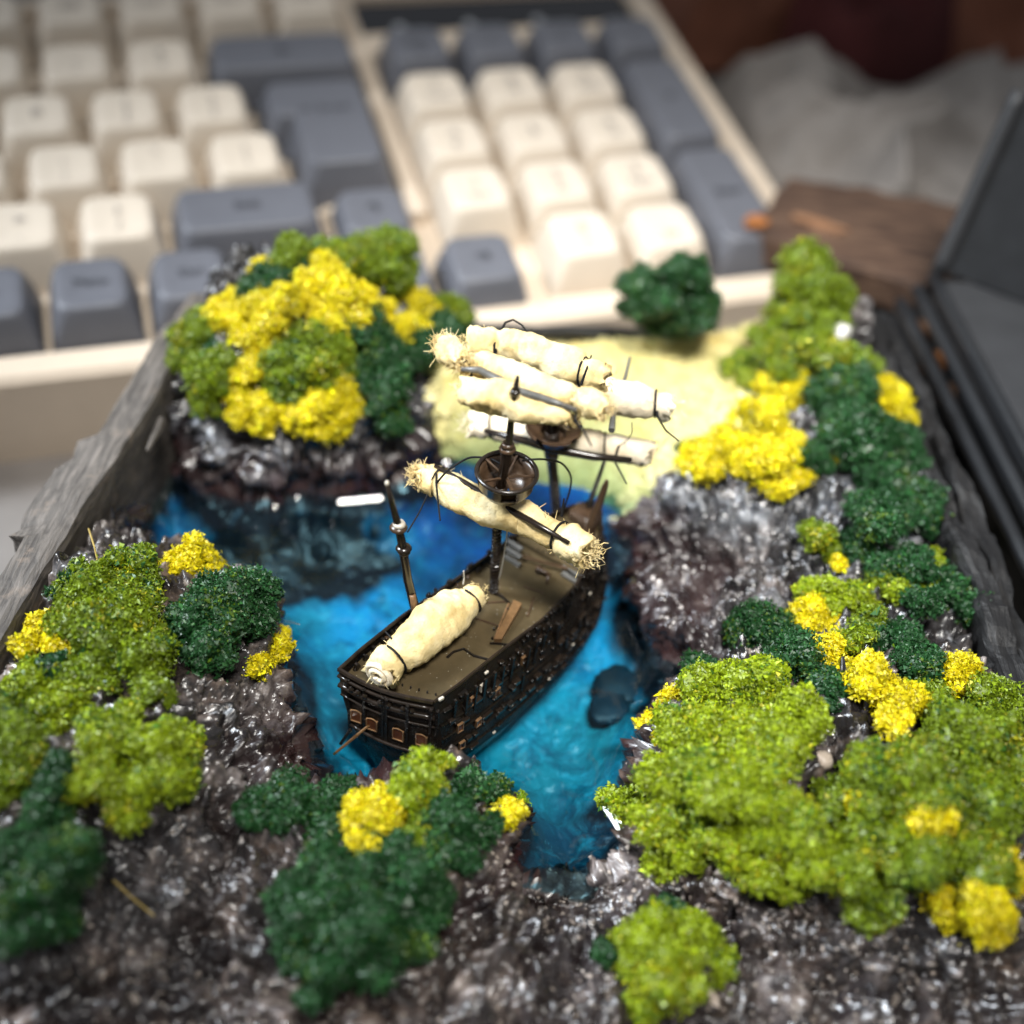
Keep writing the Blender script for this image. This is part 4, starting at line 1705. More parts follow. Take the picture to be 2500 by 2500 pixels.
def sail(path, rad, seed, mat, ties=(), bumps=.22, ends=.13, nfray=60, lab=None):
    """path: world points along the roll; rad: radius per point"""
    g = np.random.default_rng(seed)
    P = lo_(np.array(path))
    n = 80
    tk = np.linspace(0, len(P) - 1, n)
    C = np.c_[[np.interp(tk, range(len(P)), P[:, j]) for j in range(3)]].T
    r0 = np.interp(tk, range(len(P)), rad)
    for f, _ in ties:
        r0 = r0 * (1 - .22 * np.exp(-((tk / (len(P) - 1) - f) / .028) ** 2))
    mb = MB()
    mb.tube(C, r0, 26)
    Vv = mb.v[0]
    cen = np.repeat(C, 26, axis=0)
    cen = np.vstack([cen, C[:1], C[-1:]])
    dv_ = Vv - cen
    nz_ = 1 + bumps * .75 * fbm(Vv * 2.6 + seed, 3, seed, .5) + .045 * (ridged(Vv * 6, 3, seed + 4) - .5) + .06 * vn(Vv * 17, seed + 3)
    kk_ = np.concatenate([np.tile(np.arange(26), n), [0, 0]])
    along = np.concatenate([np.repeat(tk, 26), [0, tk[-1]]])
    ph = (kk_ / 26.0 + .30 + seed * .137 + .07 * np.sin(along * 1.7 + seed)) % 1.0
    nz_ += .20 * (ph - .5)
    endf = np.concatenate([np.repeat(np.abs(tk / (len(P) - 1) - .5) * 2, 26), [1, 1]])
    nz_ += np.where(endf > .93, .22 * vn(Vv * 17, seed + 8), 0)
    mb.v[0] = cen + dv_ * nz_[:, None]
    T = (C[-1] - C[0]) / np.linalg.norm(C[-1] - C[0])
    mb.v[0] += np.where(endf > .96, .10 * vn(Vv * 14, seed + 5), 0)[:, None] * T
    so = put('furled_sail', mb.me('furled_sail', True), mat, ship, label=lab)
    f1 = fray(C[:4], -T, r0[0], nfray, ends, seed)
    f2 = fray(C[-4:], T, r0[-1], nfray, ends, seed + 1)
    f3 = fray(C, T * 0, r0.mean(), nfray * 2, ends * .45, seed + 2)
    for q in (f2, f3):
        f1.add(np.concatenate(q.v), np.concatenate(q.f4))
    put('frayed_fibres', f1.me('frayed_fibres'), mat, so, kind='stuff')
    for f, tail in ties:
        k = int(f * (n - 1))
        c = C[k]
        t3 = C[min(k + 1, n - 1)] - C[max(k - 1, 0)]
        t3 /= np.linalg.norm(t3)
        u = np.cross(t3, [0, 0, 1.0])
        u /= np.linalg.norm(u)
        w = np.cross(t3, u)
        r = r0[k] * 1.06 + .012
        m2 = MB()
        m2.tube([c + r * (math.cos(a) * u + math.sin(a) * w) + t3 * .03 * math.sin(a) for a in np.linspace(0, 2 * math.pi, 18)], .019, 5, False)
        if tail is not None:
            tp = lo_(np.array(tail))
            m2.tube(tp, np.linspace(.022, .012, len(tp)), 5)
        put('tie_thread', m2.me('tie_thread'), M_THREAD, so)
    return so


def yard(pts, r, mat=M_MAST):
    mb = MB()
    P = lo_(np.array(pts))
    f = np.linspace(0, 1, len(P))
    mb.tube(P, r * (.6 + .55 * np.sin(np.pi * f)), 8)
    return put('yard', mb.me('yard', True), mat, ship)


def ay(q, z):
    return at(*r1(*q), z)


# A: main course
zA = 5.25
off = bk_(.25)
so = sail([ay(q, zA) + off for q in ((425, 690), (500, 710), (600, 775), (720, 825), (830, 850), (930, 905), (1000, 945), (1075, 990))],
          [.19, .24, .25, .23, .23, .23, .26, .24], 3, M_FELT, [(.16, [ay((500, 655), zA), ay((495, 720), zA), ay((510, 865), zA)]), (.80, [ay((975, 850), zA), ay((985, 780), zA + .2)])], .26, .06, 190)
yard([ay((490, 655), zA + .05), ay((600, 720), zA + .02), ay((730, 800), zA), ay((860, 870), zA), ay((1005, 952), zA + .02)], .05)
# B: main topsail, double roll
zBs = 7.15
sail([ay(q, zBs) + bk_(.16) for q in ((600, 270), (680, 258), (800, 300), (900, 345), (1010, 385), (1060, 410))], [.13, .17, .17, .16, .17, .14], 11, M_FELT,
     [(.05, [ay((605, 262), zBs), ay((560, 170), zBs + .1)]), (.93, [ay((1040, 395), zBs), ay((1028, 480), zBs - .1), ay((1060, 520), zBs - .1), ay((1090, 580), zBs - .1)])], .2, .1, 40)
sail([ay(q, zBs) + bk_(.27) for q in ((590, 350), (670, 380), (760, 400), (850, 425), (960, 455), (1020, 460))], [.15, .24, .23, .20, .17, .12], 12, M_FELT, [], .3, .1, 50)
sail([ay(q, zBs) + [0, .1, 0] for q in ((520, 210), (545, 235), (590, 270))], [.17, .20, .15], 13, M_FELT, [], .35, .08, 150)
sail([ay(q, zBs) + [0, .1, 0] for q in ((1040, 425), (1085, 440), (1130, 450))], [.15, .20, .17], 14, M_FELT, [], .35, .11, 70)
yard([ay((590, 285), zBs), ay((660, 288), zBs), ay((740, 330), zBs), ay((810, 370), zBs), ay((930, 405), zBs), ay((1035, 442), zBs)], .055, M_SLATE)
# C: fore topgallant
zC = 6.35
sail([ay(q, zC) for q in ((615, 185), (720, 195), (820, 210), (930, 250), (1040, 290), (1145, 325))], [.20, .25, .24, .24, .25, .19], 21, M_FELT,
     [(.22, [ay((720, 240), zC), ay((735, 150), zC + .2), ay((760, 105), zC + .2), ay((790, 95), zC + .2), ay((825, 115), zC + .2), ay((855, 160), zC + .2)]),
      (.84, [ay((1050, 345), zC), ay((1070, 290), zC + .2), ay((1090, 232), zC + .2)])], .2, .08, 30)
# D: fore topsail, pale
zD = 5.65
sail([ay(q, zD) for q in ((640, 265), (800, 300), (950, 345), (1100, 375), (1250, 405), (1390, 425))], [.20, .24, .26, .28, .27, .20], 31, M_FELTP,
     [(.93, [ay((1340, 400), zD), ay((1345, 470), zD), ay((1375, 520), zD), ay((1425, 560), zD)])], .18, .08, 40)
mb = MB()
mb.tube(lo_([ay((1168, 520), zD), ay((1175, 440), zD), ay((1222, 310), zD), ay((1237, 242), zD)]), [.05, .04, .03, .025], 6)
put('spar', mb.me('spar'), M_SLATE, ship)
# E: fore course, palest
zE = 4.9
sail([ay(q, zE) + bk_(.28) for q in ((620, 490), (720, 500), (850, 530), (1000, 560), (1150, 575), (1325, 605))], [.21, .22, .20, .22, .23, .17], 41, M_FELTP,
     [(.17, None), (.80, [ay((1195, 580), zE), ay((1180, 640), zE), ay((1225, 725), zE)])], .18, .09, 60)
yard([ay((680, 520), zE), ay((820, 555), zE), ay((940, 590), zE), ay((1100, 620), zE), ay((1245, 632), zE)], .065, M_MAST)
# F: sail bundle lying on the stern deck
zF_ = WL + 1.22 + .25
sail([at(*r1(*q), zF_) for q in ((285, 1452), (325, 1405), (400, 1352), (480, 1275), (560, 1220), (620, 1175), (655, 1145))], [.25, .25, .29, .33, .30, .23, .18], 51, M_FELT,
     [(.20, [at(*r1(365, 1365), zF_ + .1), at(*r1(335, 1330), zF_ + .2), at(*r1(300, 1292), zF_ + .2)]), (.86, None)], .16, .05, 14)
e0, e1 = lo_([at(*r1(285, 1452), zF_), at(*r1(325, 1405), zF_)])
ax = (e0 - e1) / np.linalg.norm(e0 - e1)
u_ = np.cross(ax, [0, 0, 1.0])
u_ /= np.linalg.norm(u_)
v_ = np.cross(ax, u_)
sp_l = []
for k in range(60):
    f = k / 59
    an = f * 2 * math.pi * 2.2 + .6
    rr_ = .05 + .17 * f
    sp_l.append(e0 + ax * (.02 + .05 * (1 - f)) + rr_ * (math.cos(an) * u_ * 1.05 + math.sin(an) * v_ * .95))
mb = MB()
mb.tube(sp_l, [.045] * 60, 6)
put('roll_end', mb.me('roll_end', True), M_FELTP, ship)
# loose threads and the silver wire
for L_, r, mt, nm in (([(1, 560, 670), (1, 520, 705), (1, 500, 720)], .010, M_THREAD, 'stay'),):
    pass


def line(pts, r, mt, nm):
    mb = MB()
    P = lo_(np.array(pts))
    k = np.linspace(0, len(P) - 1, 24)
    # Catmull-like smoothing by interpolation of a quadratic through the points
    C = np.c_[[np.interp(k, range(len(P)), P[:, j]) for j in range(3)]].T
    for _ in range(3):
        C[1:-1] = (C[:-2] + 2 * C[1:-1] + C[2:]) / 4
    mb.tube(C, r, 5)
    return put(nm, mb.me(nm, True), mt, ship)


line([ay((497, 720), zA), ay((540, 670), zA + .3), ay((620, 620), zA + .4), ay((700, 625), 5.8), ay((745, 650), 5.8)], .016, M_THREAD, 'rigging_thread')
line([mp_(825, 635, main_b), mp_(900, 628, main_b), ay((980, 640), 5.3), ay((1018, 700), 5.0), ay((1000, 780), 4.8), ay((975, 835), 4.4)], .016, M_THREAD, 'rigging_thread')
line([mp_(385, 910, mwb), ay((430, 835), 4.9), ay((462, 765), 5.1)], .011, M_THREAD, 'rigging_thread')
line([mp_(775, 760, main_b), mp_(770, 900, main_b), mp_(745, 1060, main_b), mp_(715, 1150, main_b), mp_(690, 1190, main_b), mp_(668, 1208, main_b)], .010, M_WIRE, 'silver_wire')
line([ay((1245, 490), zD), ay((1247, 530), zD), ay((1225, 560), zE), ay((1195, 580), zE)], .008, M_THREAD, 'rigging_thread')
line([at(*r1(598, 1110), zF_ + .1), at(*r1(602, 1085), zF_ + .2), at(*r1(600, 1058), zF_ + .35)], .010, M_WIRE, 'silver_wire')

# ------------------------------------------------------------------ moss clumps
def surf(px, py):
    d = raydir(px, py)
    d = d / np.linalg.norm(d)
    ts = np.linspace(9, 30, 500)
    P = CW + ts[:, None] * d
    P = P[(P[:, 2] > 1.2)]
    ok = (P[:, 1] < backy(P[:, 0]) - .05)
    z = ground_z(P[:, :2])
    hit = np.where((P[:, 2] < z) & ok)[0]
    if len(hit):
        return P[hit[0]]
    # above the back edge: stand it at the back of the tray
    k = np.where(~ok)[0]
    return P[k[0]] if len(k) else P[-1]


ICO = None


def core_mesh():
    import bmesh
    bm = bmesh.new()
    bmesh.ops.create_icosphere(bm, subdivisions=2, radius=1)
    Vv = np.array([v.co[:] for v in bm.verts])
    Ff = np.array([[v.index for v in f.verts] for f in bm.faces])
    bm.free()
    return Vv, Ff


ICO = core_mesh()
CRUMB = .021
TOT = [0]


def moss(label, mat, lumps, seed, group, dens=1.0, lift=.42, stalk=False):
    if group == GY:
        lift = .50 if max(q[2] for q in lumps) > 24 and len(lumps) > 1 and 'star' not in label else 1.3
    g = np.random.default_rng(seed)
    C, R = [], []
    for (x, y, r, *zz) in lumps:
        p = at(x, y, WL + zz[0]) if zz else surf(x, y)
        dist = np.dot(p - CW, -RW[2])
        rc = r * (1.44 if group == GY else 1.50) / (FPX / K / dist)
        d = raydir(x, y)
        d = d / np.linalg.norm(d)
        p = p - d * rc * lift * (g.uniform(.8, 1.2) if group == GY else g.uniform(.6, 1.55))
        C.append(p)
        R.append(rc)
    # every lump is a cauliflower of smaller lobes
    C2, R2 = [], []
    for c_, r_ in zip(C, R):
        C2.append(c_)
        R2.append(r_ * .70)
        nl = 4 if r_ < .12 else 8
        for k in range(nl):
            an = 2 * math.pi * (k + g.uniform(-.3, .3)) / nl * 1.618 * 2
            el = g.uniform(-.1, 1.25)
            dv_ = np.array([math.cos(an) * math.cos(el), math.sin(an) * math.cos(el), math.sin(el)])
            C2.append(c_ + dv_ * r_ * g.uniform(.50, .72))
            R2.append(r_ * g.uniform(.30, .50))
    C, R = np.array(C2), np.array(R2)
    mb = MB()
    sV, sF = [], []
    allp, alln, alls = [], [], []
    for i in range(len(C)):
        # inner body
        V0 = ICO[0]
        w = .97 + .22 * fbm(V0 * 2.0 + seed + i * 3.7, 2, seed)
        mb.add(C[i] + V0 * (R[i] * .78 * w)[:, None], (), ICO[1])
        # crumbs of foam
        s0 = .0222
        N = int(dens * 4.4 * R[i] ** 2 * 4 * math.pi / (math.pi * s0 ** 2) * .55)
        u = g.normal(size=(N, 3))
        u /= np.linalg.norm(u, axis=1)[:, None]
        u = u[(u[:, 2] > -.45) & (u @ RW[2] > -.45)]
        f1 = fbm(u * 2.0 + seed + i * 3.7, 3, seed)
        f2 = fbm(u * 5.5 + seed + i * 1.3, 3, seed + 50)
        rr = R[i] * (.92 + .26 * f1 + .20 * f2) * (1 - .24 * g.random(len(u)) ** 2) + np.where(g.random(len(u)) < .05, .05 * g.random(len(u)), 0)
        p = C[i] + u * rr[:, None]
        keep = np.ones(len(p), bool)
        for j in range(len(C)):
            if j != i:
                keep &= ((p - C[j]) ** 2).sum(1) > (R[j] * .80) ** 2
        allp.append(p[keep])
    Pn = np.concatenate(allp)
    # a few crumbs spilled round the foot of the clump
    ns_ = max(6, len(Pn) // 60)
    ii = g.integers(0, len(C), ns_)
    an = g.random(ns_) * 2 * np.pi
    ro = R[ii] * (1.0 + .55 * g.random(ns_))
    Sp = C[ii] + np.c_[np.cos(an) * ro, np.sin(an) * ro, np.zeros(ns_)]
    zs = ground_z(Sp[:, :2])
    Sp[:, 2] = zs + .01
    Sp = Sp[(zs > WL + .05) & (np.abs(zs - C[ii][:, 2]) < R[ii] * 1.4)]
    gzz = ground_z(Pn[:, :2])
    Pn = Pn[Pn[:, 2] > gzz - .10]
    Pn = np.concatenate([Pn, Sp])
    N = len(Pn)
    sz = CRUMB * np.exp(g.normal(size=N) * .38) + .003
    # bent tetrahedra
    T = g.normal(size=(N, 4, 3))
    T /= np.linalg.norm(T, axis=2)[..., None]
    T *= (sz[:, None] * (.55 + .9 * g.random((N, 4))))[..., None]
    Vt = (Pn[:, None] + T).reshape(-1, 3)
    b = (np.arange(N) * 4)[:, None]
    Ft = np.concatenate([b + np.array([[0, 1, 2]]), b + np.array([[0, 2, 3]]), b + np.array([[0, 3, 1]]), b + np.array([[1, 3, 2]])])
    ncore = mb.n
    mb.add(Vt, (), Ft)
    TOT[0] += len(Ft)
    main, alt, third = (np.array(q) for q in TINT[mat])
    w_ = fbm(Pn * 2.3 + 31, 3, 611) + .55 * g.normal(size=N)
    tin = np.where((w_ > .95)[:, None], alt[None], main[None])
    w2 = fbm(Pn * 1.9 + 77, 3, 613) + .5 * g.normal(size=N)
    tin = np.where((w2 > 1.05)[:, None], third[None], tin)
    tin = tin * np.exp(g.normal(size=N) * .26)[:, None]
    tint = np.concatenate([np.tile(main * .9, (ncore, 1)), np.repeat(tin, 4, axis=0)])
    me_ = mb.me('moss_clump', False)
    ca = me_.color_attributes.new('tint', 'FLOAT_COLOR', 'POINT')
    ca.data.foreach_set('color', np.c_[np.clip(tint, 0, .95), np.ones(len(tint))].astype(np.float32).ravel())
    return put('moss_clump', me_, M_FOAM, label=label, cat='moss clump', group=group)


GL, GD, GY = 'lime green moss clumps', 'dark green moss clumps', 'yellow moss clumps'
MOSS = [
    # left back mound
    ('lime green moss along the top of the left back mound', M_OLIVE, [(545, 492, 34), (625, 502, 38), (690, 500, 40), (735, 495, 45), (740, 525, 35)], GL),
    ('small yellow moss tuft at the top left of the back mound', M_YEL, [(498, 515, 22), (520, 510, 16)], GY),
    ('dark green moss under the small yellow tuft on the back mound', M_DARK, [(505, 550, 38), (555, 530, 38), (470, 560, 22)], GD),
    ('broad yellow moss band across the left back mound', M_YEL, [(445, 605, 42), (525, 590, 45), (600, 560, 45), (612, 520, 30), (660, 580, 45), (625, 610, 38), (490, 645, 38), (505, 680, 30), (470, 705, 24), (710, 600, 30)], GY),
    ('yellow moss lobe at the right of the back mound', M_YEL, [(785, 585, 34), (775, 620, 28), (745, 645, 24)], GY),
    ('small dark green moss spot inside the yellow band', M_DARK, [(530, 617, 20)], GD),
    ('lime green moss on the left slope of the back mound', M_OLIVE, [(358, 660, 36), (385, 620, 32), (390, 720, 36), (385, 768, 22), (420, 690, 28)], GL),
    ('dark green moss spot on the left slope of the back mound', M_DARK, [(412, 668, 20)], GD),
    ('lime green moss in the middle of the back mound', M_OLIVE, [(575, 672, 48), (535, 728, 38), (625, 665, 45), (650, 712, 36), (590, 725, 34)], GL),
    ('tall dark green moss on the right half of the back mound', M_DARK, [(690, 635, 40), (700, 690, 48), (725, 745, 44), (735, 798, 32), (740, 690, 30)], GD),
    ('left yellow moss drape over the back cliff edge', M_YEL, [(448, 745, 24), (460, 780, 28), (510, 775, 30), (500, 808, 18)], GY),
    ('right yellow moss drape over the back cliff edge', M_YEL, [(600, 775, 42), (640, 745, 36), (575, 800, 30), (620, 815, 28), (650, 780, 26)], GY),
    ('tiny yellow moss dot on the dark moss of the back mound', M_YEL, [(735, 725, 13)], GY),
    ('dark green moss at the right foot of the back mound', M_DARK, [(790, 672, 40), (830, 640, 34), (855, 615, 30)], GD),
    ('olive moss tip at the far right of the back mound', M_OLIVE, [(850, 588, 30), (872, 600, 18)], GL),
    # back right
    ('dark green bushy moss standing alone on the grass bank', M_DARK, [(1220, 570, 42), (1285, 525, 36), (1290, 590, 46), (1245, 610, 36), (1310, 500, 18), (1195, 585, 24), (1320, 560, 26)], GD),
    ('tall lime green moss column at the back right corner', M_OLIVE, [(1520, 545, 52), (1495, 615, 42), (1545, 600, 42), (1570, 555, 28)], GL),
    ('lime green moss below the tall back right column', M_OLIVE, [(1480, 680, 46), (1555, 690, 48), (1615, 695, 28), (1450, 640, 26)], GL),
    ('small green moss at the grass edge by the back right column', M_OLIVE, [(1395, 700, 26), (1415, 730, 22)], GL),
    ('large yellow moss on the right rock facing the ship', M_YEL, [(1475, 750, 42), (1430, 800, 42), (1380, 865, 46), (1325, 875, 36), (1450, 885, 44), (1495, 835, 20), (1470, 925, 24), (1510, 905, 18)], GY),
    ('dark green moss on top of the right rock', M_DARK, [(1590, 760, 50), (1600, 835, 52), (1670, 845, 46), (1535, 870, 28), (1650, 905, 34), (1710, 880, 30)], GD),
    ('yellow moss at the right edge beside the dark moss', M_YEL, [(1655, 745, 32), (1690, 785, 30), (1680, 755, 24)], GY),
    ('tiny yellow moss dot on the right rock, left one', M_YEL, [(1535, 853, 9)], GY),
    ('tiny yellow moss dot on the right rock, right one', M_YEL, [(1570, 866, 12)], GY),
    ('dark green moss tip left of the large yellow moss', M_DARK, [(1300, 852, 20)], GD),
    # right middle
    ('dark green moss against the right tray wall', M_DARK, [(1650, 990, 46), (1715, 960, 44), (1755, 985, 32), (1610, 1045, 30), (1660, 1080, 42), (1720, 1070, 34)], GD),
    ('small olive moss at the left tip of the right wall moss', M_OLIVE, [(1542, 1018, 27), (1560, 1045, 18)], GL),
    ('yellow moss crumb under the small olive moss', M_YEL, [(1580, 1065, 14)], GY),
    ('curved lime green moss strip beside the right tray wall', M_LIME, [(1530, 1122, 26), (1580, 1125, 28), (1620, 1128, 26), (1690, 1110, 32), (1750, 1065, 22), (1795, 1022, 22), (1740, 1090, 22)], GL),
    ('dark green moss low against the right tray wall', M_DARK, [(1780, 1120, 40), (1835, 1155, 30), (1740, 1140, 30)], GD),
    # right front
    ('dark green moss behind the large lime mass on the right', M_DARK, [(1440, 1190, 46), (1395, 1200, 30), (1500, 1245, 42), (1560, 1300, 34)], GD),
    ('small dark green moss at the water edge right of the ship', M_DARK, [(1320, 1265, 26)], GD),
    ('upright yellow moss above the large lime mass', M_YEL, [(1535, 1185, 38), (1555, 1235, 34)], GY),
    ('dark green moss right of the upright yellow moss', M_DARK, [(1680, 1225, 48), (1730, 1260, 36)], GD),
    ('lime green moss between two yellow clumps on the right', M_OLIVE, [(1610, 1210, 30), (1640, 1175, 26)], GL),
    ('wide yellow moss saddle on the right mound', M_YEL, [(1635, 1285, 40), (1690, 1325, 44), (1680, 1365, 28), (1610, 1270, 22)], GY),
    ('round yellow moss right of the yellow saddle', M_YEL, [(1790, 1280, 36), (1825, 1258, 20)], GY),
    ('olive moss slope at the right edge of the picture', M_OLIVE, [(1860, 1330, 48), (1890, 1245, 40), (1805, 1400, 56), (1880, 1430, 56), (1750, 1330, 36)], GL),
    ('large lime green moss mass right of the lagoon', M_LIME, [(1340, 1320, 50), (1420, 1300, 46), (1300, 1395, 54), (1400, 1395, 58), (1255, 1475, 48), (1330, 1490, 58), (1430, 1490, 52), (1500, 1370, 46), (1470, 1420, 40)], GL),
    ('lime green moss overhanging the lagoon tip', M_LIME, [(1150, 1515, 22), (1195, 1525, 32), (1245, 1560, 42), (1290, 1600, 38), (1380, 1590, 42), (1240, 1630, 26), (1320, 1560, 40)], GL),
    ('lime green moss above the dark gap at lower right', M_LIME, [(1480, 1570, 58), (1425, 1635, 44), (1540, 1630, 46), (1490, 1660, 34)], GL),
    ('big olive moss mass at the lower right edge', M_OLIVE, [(1640, 1480, 58), (1740, 1500, 66), (1850, 1530, 66), (1640, 1585, 50), (1725, 1620, 58), (1830, 1630, 58), (1600, 1660, 36), (1650, 1710, 40), (1560, 1520, 34)], GL),
    ('yellow moss at the left rim of the large lime mass', M_YEL, [(1262, 1330, 26), (1228, 1365, 22), (1245, 1395, 16)], GY),
    ('small round yellow moss in the large lime mass', M_YEL, [(1528, 1372, 16)], GY),
    ('small yellow moss between lime and olive masses', M_YEL, [(1618, 1518, 20)], GY),
    ('star shaped yellow moss on the olive mass', M_YEL, [(1750, 1550, 34), (1785, 1560, 18), (1720, 1560, 18)], GY),
    ('yellow moss at the bottom right corner', M_YEL, [(1785, 1715, 40), (1845, 1715, 46), (1890, 1650, 38), (1860, 1760, 30)], GY),
    # bottom
    ('lone lime green moss ball on the gravel at the bottom', M_LIME, [(1225, 1775, 46), (1305, 1775, 46), (1260, 1845, 52), (1345, 1830, 34), (1195, 1830, 30), (1215, 1900, 32)], GL),
    ('dark green moss peeking behind the lone lime ball', M_DARK, [(1262, 1725, 26), (1140, 1800, 18)], GD),
    ('dark green moss left of the yellow clump in front of the ship', M_DARK, [(535, 1530, 52), (610, 1560, 46), (480, 1540, 26), (640, 1500, 28)], GD),
    ('big dark green moss mass at the bottom centre', M_DARK, [(700, 1655, 58), (620, 1650, 50), (775, 1650, 50), (560, 1730, 48), (660, 1745, 60), (760, 1760, 50), (620, 1825, 42), (555, 1800, 28), (700, 1835, 34), (815, 1715, 36), (590, 1880, 30)], GD),
    ('dark green moss right of the yellow clump in front of the ship', M_DARK, [(880, 1515, 44), (905, 1570, 30), (850, 1605, 46), (845, 1550, 34), (940, 1490, 20)], GD),
    ('lime green moss tip touching the ship stern', M_LIME, [(795, 1465, 34, 1.25), (770, 1500, 32, 1.25), (830, 1438, 18, 1.3), (815, 1500, 30, 1.15)], GL),
    ('olive moss beside the front yellow clump', M_OLIVE, [(800, 1575, 30), (770, 1590, 24)], GL),
    ('bright yellow moss in front of the ship stern', M_YEL, [(695, 1550, 48), (765, 1530, 34), (690, 1600, 32), (725, 1520, 30)], GY),
    ('small yellow moss on the right end of the front moss', M_YEL, [(960, 1540, 27), (975, 1515, 16)], GY),
    # left
    ('lime green moss hump behind the left front rock', M_OLIVE, [(250, 1080, 42), (180, 1125, 50), (230, 1180, 60), (255, 1255, 52), (190, 1215, 50), (290, 1305, 30), (130, 1180, 34), (160, 1280, 44)], GL),
    ('round dark green moss on the left front rock by the water', M_DARK, [(420, 1150, 54), (365, 1185, 42), (475, 1120, 40), (400, 1230, 42), (485, 1180, 36)], GD),
    ('dark green moss peeking at the left tray wall', M_DARK, [(150, 1095, 26), (115, 1125, 20)], GD),
    ('pointed yellow moss on top of the left front mound', M_YEL, [(345, 1065, 28, 1.35), (365, 1025, 14, 1.6), (392, 1055, 22, 1.25), (325, 1085, 22, 1.3), (405, 1085, 20, 1.15)], GY),
    ('yellow moss fringe on the dark round moss top', M_YEL, [(450, 1098, 13), (480, 1103, 15)], GY),
    ('yellow moss hanging at the water side of the dark round moss', M_YEL, [(518, 1225, 26), (490, 1262, 22), (525, 1195, 16)], GY),
    ('yellow moss streak at the far left edge', M_YEL, [(80, 1190, 28), (50, 1225, 24), (110, 1225, 24), (60, 1275, 18)], GY),
    ('dark green moss patch below the far left yellow streak', M_DARK, [(105, 1268, 30)], GD),
    ('lime green moss lobe over the left front rock', M_LIME, [(200, 1390, 48), (290, 1420, 52), (330, 1480, 44), (250, 1505, 46), (170, 1475, 38), (345, 1400, 30), (120, 1335, 44), (60, 1300, 40)], GL),
    ('olive moss at the left picture edge', M_OLIVE, [(20, 1475, 40), (45, 1400, 42), (20, 1350, 30)], GL),
    ('dark green moss cascade at the lower left edge', M_DARK, [(115, 1470, 40), (90, 1555, 50), (130, 1635, 54), (60, 1675, 54), (30, 1610, 42), (100, 1735, 42), (40, 1745, 42)], GD),
]
for k, (lab, mt, lumps, grp) in enumerate(MOSS):
    moss(lab, mt, lumps, 100 + k * 7, grp)

# ------------------------------------------------------------------ grass on the bank, gravel, small stones, stray fibres
idx = np.where(region == 5)[0]
g = np.random.default_rng(3)
pick = g.choice(idx, 24000)
w4 = g.dirichlet(np.ones(4), len(pick))
B = (V[quad[pick]] * w4[..., None]).sum(1)
hgt = .05 + .10 * g.random(len(B)) * np.clip((B[:, 2] - WL) / .5, .25, 1)
ang = g.random(len(B)) * 2 * np.pi
dx = np.c_[np.cos(ang), np.sin(ang), 0 * ang] * .012
lean = np.c_[g.normal(size=(len(B), 2)) * .07, hgt]
Vg = np.stack([B - dx, B + dx, B + lean * .6 + dx * .6, B + lean], 1).reshape(-1, 3)
b = (np.arange(len(B)) * 4)[:, None]
put('grass', mesh_np('grass', Vg, np.concatenate([b + np.array([[0, 1, 2]]), b + np.array([[0, 2, 3]])])), M_GRASS, kind='stuff')

idx = np.where((region == 6) | ((region == 4) & (fd > .3)) | (region == 3))[0]
pick = g.choice(idx, 5200)
Pg = V[quad[pick]].mean(1)
Pg = Pg[fbm(Pg * np.array([.8, .8, 0]), 2, 123) > -.15]
sz = .022 * np.exp(g.normal(size=len(Pg)) * .45)
oc = np.array([[1, 0, 0], [-1, 0, 0], [0, 1, 0], [0, -1, 0], [0, 0, 1], [0, 0, -1]], float)
Vo = Pg[:, None] + oc[None] * (sz[:, None] * (.6 + .6 * g.random((len(Pg), 6))))[..., None] + g.normal(size=(len(Pg), 6, 3)) * (sz * .2)[:, None, None]
ff = np.array([[0, 2, 4], [2, 1, 4], [1, 3, 4], [3, 0, 4], [2, 0, 5], [1, 2, 5], [3, 1, 5], [0, 3, 5]])
Fo = ((np.arange(len(Pg)) * 6)[:, None, None] + ff[None]).reshape(-1, 3)
M_GRAV = simple('pale_grit', (.34, .29, .25), .35, .5, .5, 3)
put('gravel', mesh_np('gravel', Vo.reshape(-1, 3), Fo), M_GRAV, kind='stuff')

M_PEB = simple('pale_pebble', (.50, .42, .35), .4, .4, .15, 3, .2, 30)
M_WHITE = simple('white_stone', (.62, .61, .58), .4, .4, .2, 3, .2, 30)
M_SUB = simple('submerged_pebble', (.004, .022, .034), .5, .3, .3, 3)


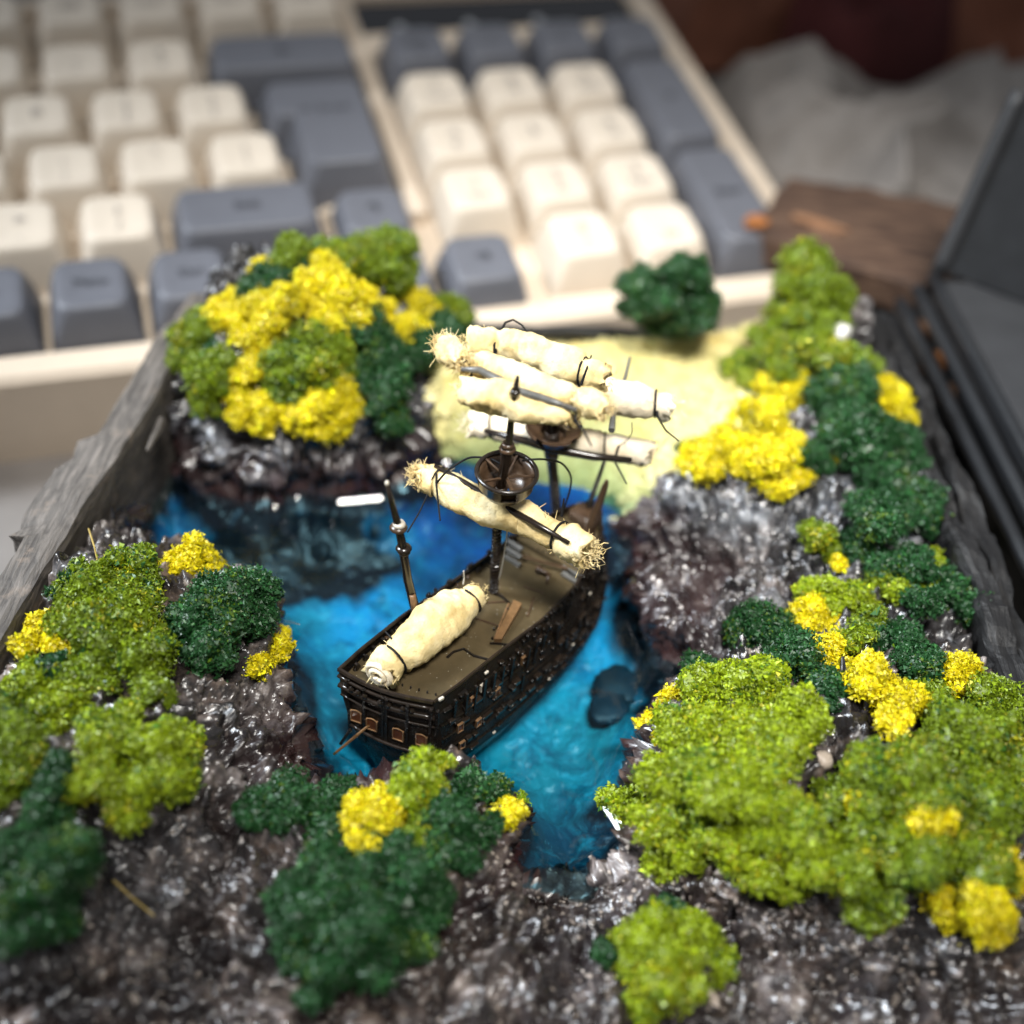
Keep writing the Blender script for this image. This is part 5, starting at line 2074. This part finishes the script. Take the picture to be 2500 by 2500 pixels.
def stone(px, py, rpx, mat, lab, seed, grp, flat=.7, z=None, lift=.3):
    import bmesh
    p = surf(px, py) if z is None else at(px, py, z)
    r = rpx / (FPX / K / np.dot(p - CW, -RW[2]))
    bm = bmesh.new()
    bmesh.ops.create_icosphere(bm, subdivisions=3, radius=1)
    for v in bm.verts:
        q = np.array(v.co)
        v.co = Vector(q * r * (1 + .25 * fbm((q * 1.3 + seed)[None], 3, seed)[0]))
        v.co.z *= flat
    me_ = bpy.data.meshes.new('pebble')
    bm.to_mesh(me_)
    bm.free()
    for q in me_.polygons:
        q.use_smooth = True
    o = put('pebble', me_, mat, label=lab, cat='pebble', group=grp)
    o.location = p + np.array([0, 0, r * lift])
    return o


GP_ = 'small stones on the model'
stone(1348, 1896, 20, M_PEB, 'largest pale pebble at the bottom beside the lone moss ball', 3, GP_)
stone(1330, 1868, 13, M_PEB, 'smaller pale pebble just above the largest one', 6, GP_)
stone(1582, 640, 17, M_WHITE, 'white stone on the lime moss at the back right', 9, GP_, 1, None, .9)
stone(1548, 1442, 20, M_PEB, 'brownish stone in the hole of the large lime moss', 12, GP_, .8, None, .8)
stone(1165, 1290, 42, M_SUB, 'upper right of two round dark pebbles under the blue water', 15, 'pebbles under the water', .25, WL - .42, 0)
stone(1148, 1335, 40, M_SUB, 'lower left of two round dark pebbles under the blue water', 18, 'pebbles under the water', .25, WL - .40, 0)
stone(1580, 640, 5, M_WHITE, 'tiny white crumb beside the white stone', 25, GP_, 1, None, 3.0)


def fibre(pts, lab, mat=M_STALK, r=.012):
    mb = MB()
    P = np.array(pts)
    mb.tube(P, r, 4)
    put('stray_fibre', mb.me('stray_fibre'), mat, label=lab, cat='fibre', group='stray straw fibres')


z_ = surf(250, 1690)
fibre([surf(215, 1665) + [0, 0, .06], surf(250, 1700) + [0, 0, .10], surf(292, 1732) + [0, 0, .05]], 'straw fibre lying on the ground at lower left')
q = surf(545, 1190)
fibre([surf(530, 1185) + [0, 0, .2], at(565, 1178, WL + 1.0)], 'pale fibre sticking out of the round dark moss', M_WIRE, .008)
fibre([surf(190, 1085) + [0, 0, .1], surf(185, 1060) + [0, 0, .3], surf(178, 1042) + [0, 0, .5]], 'straw fibre upright at the left tray wall')
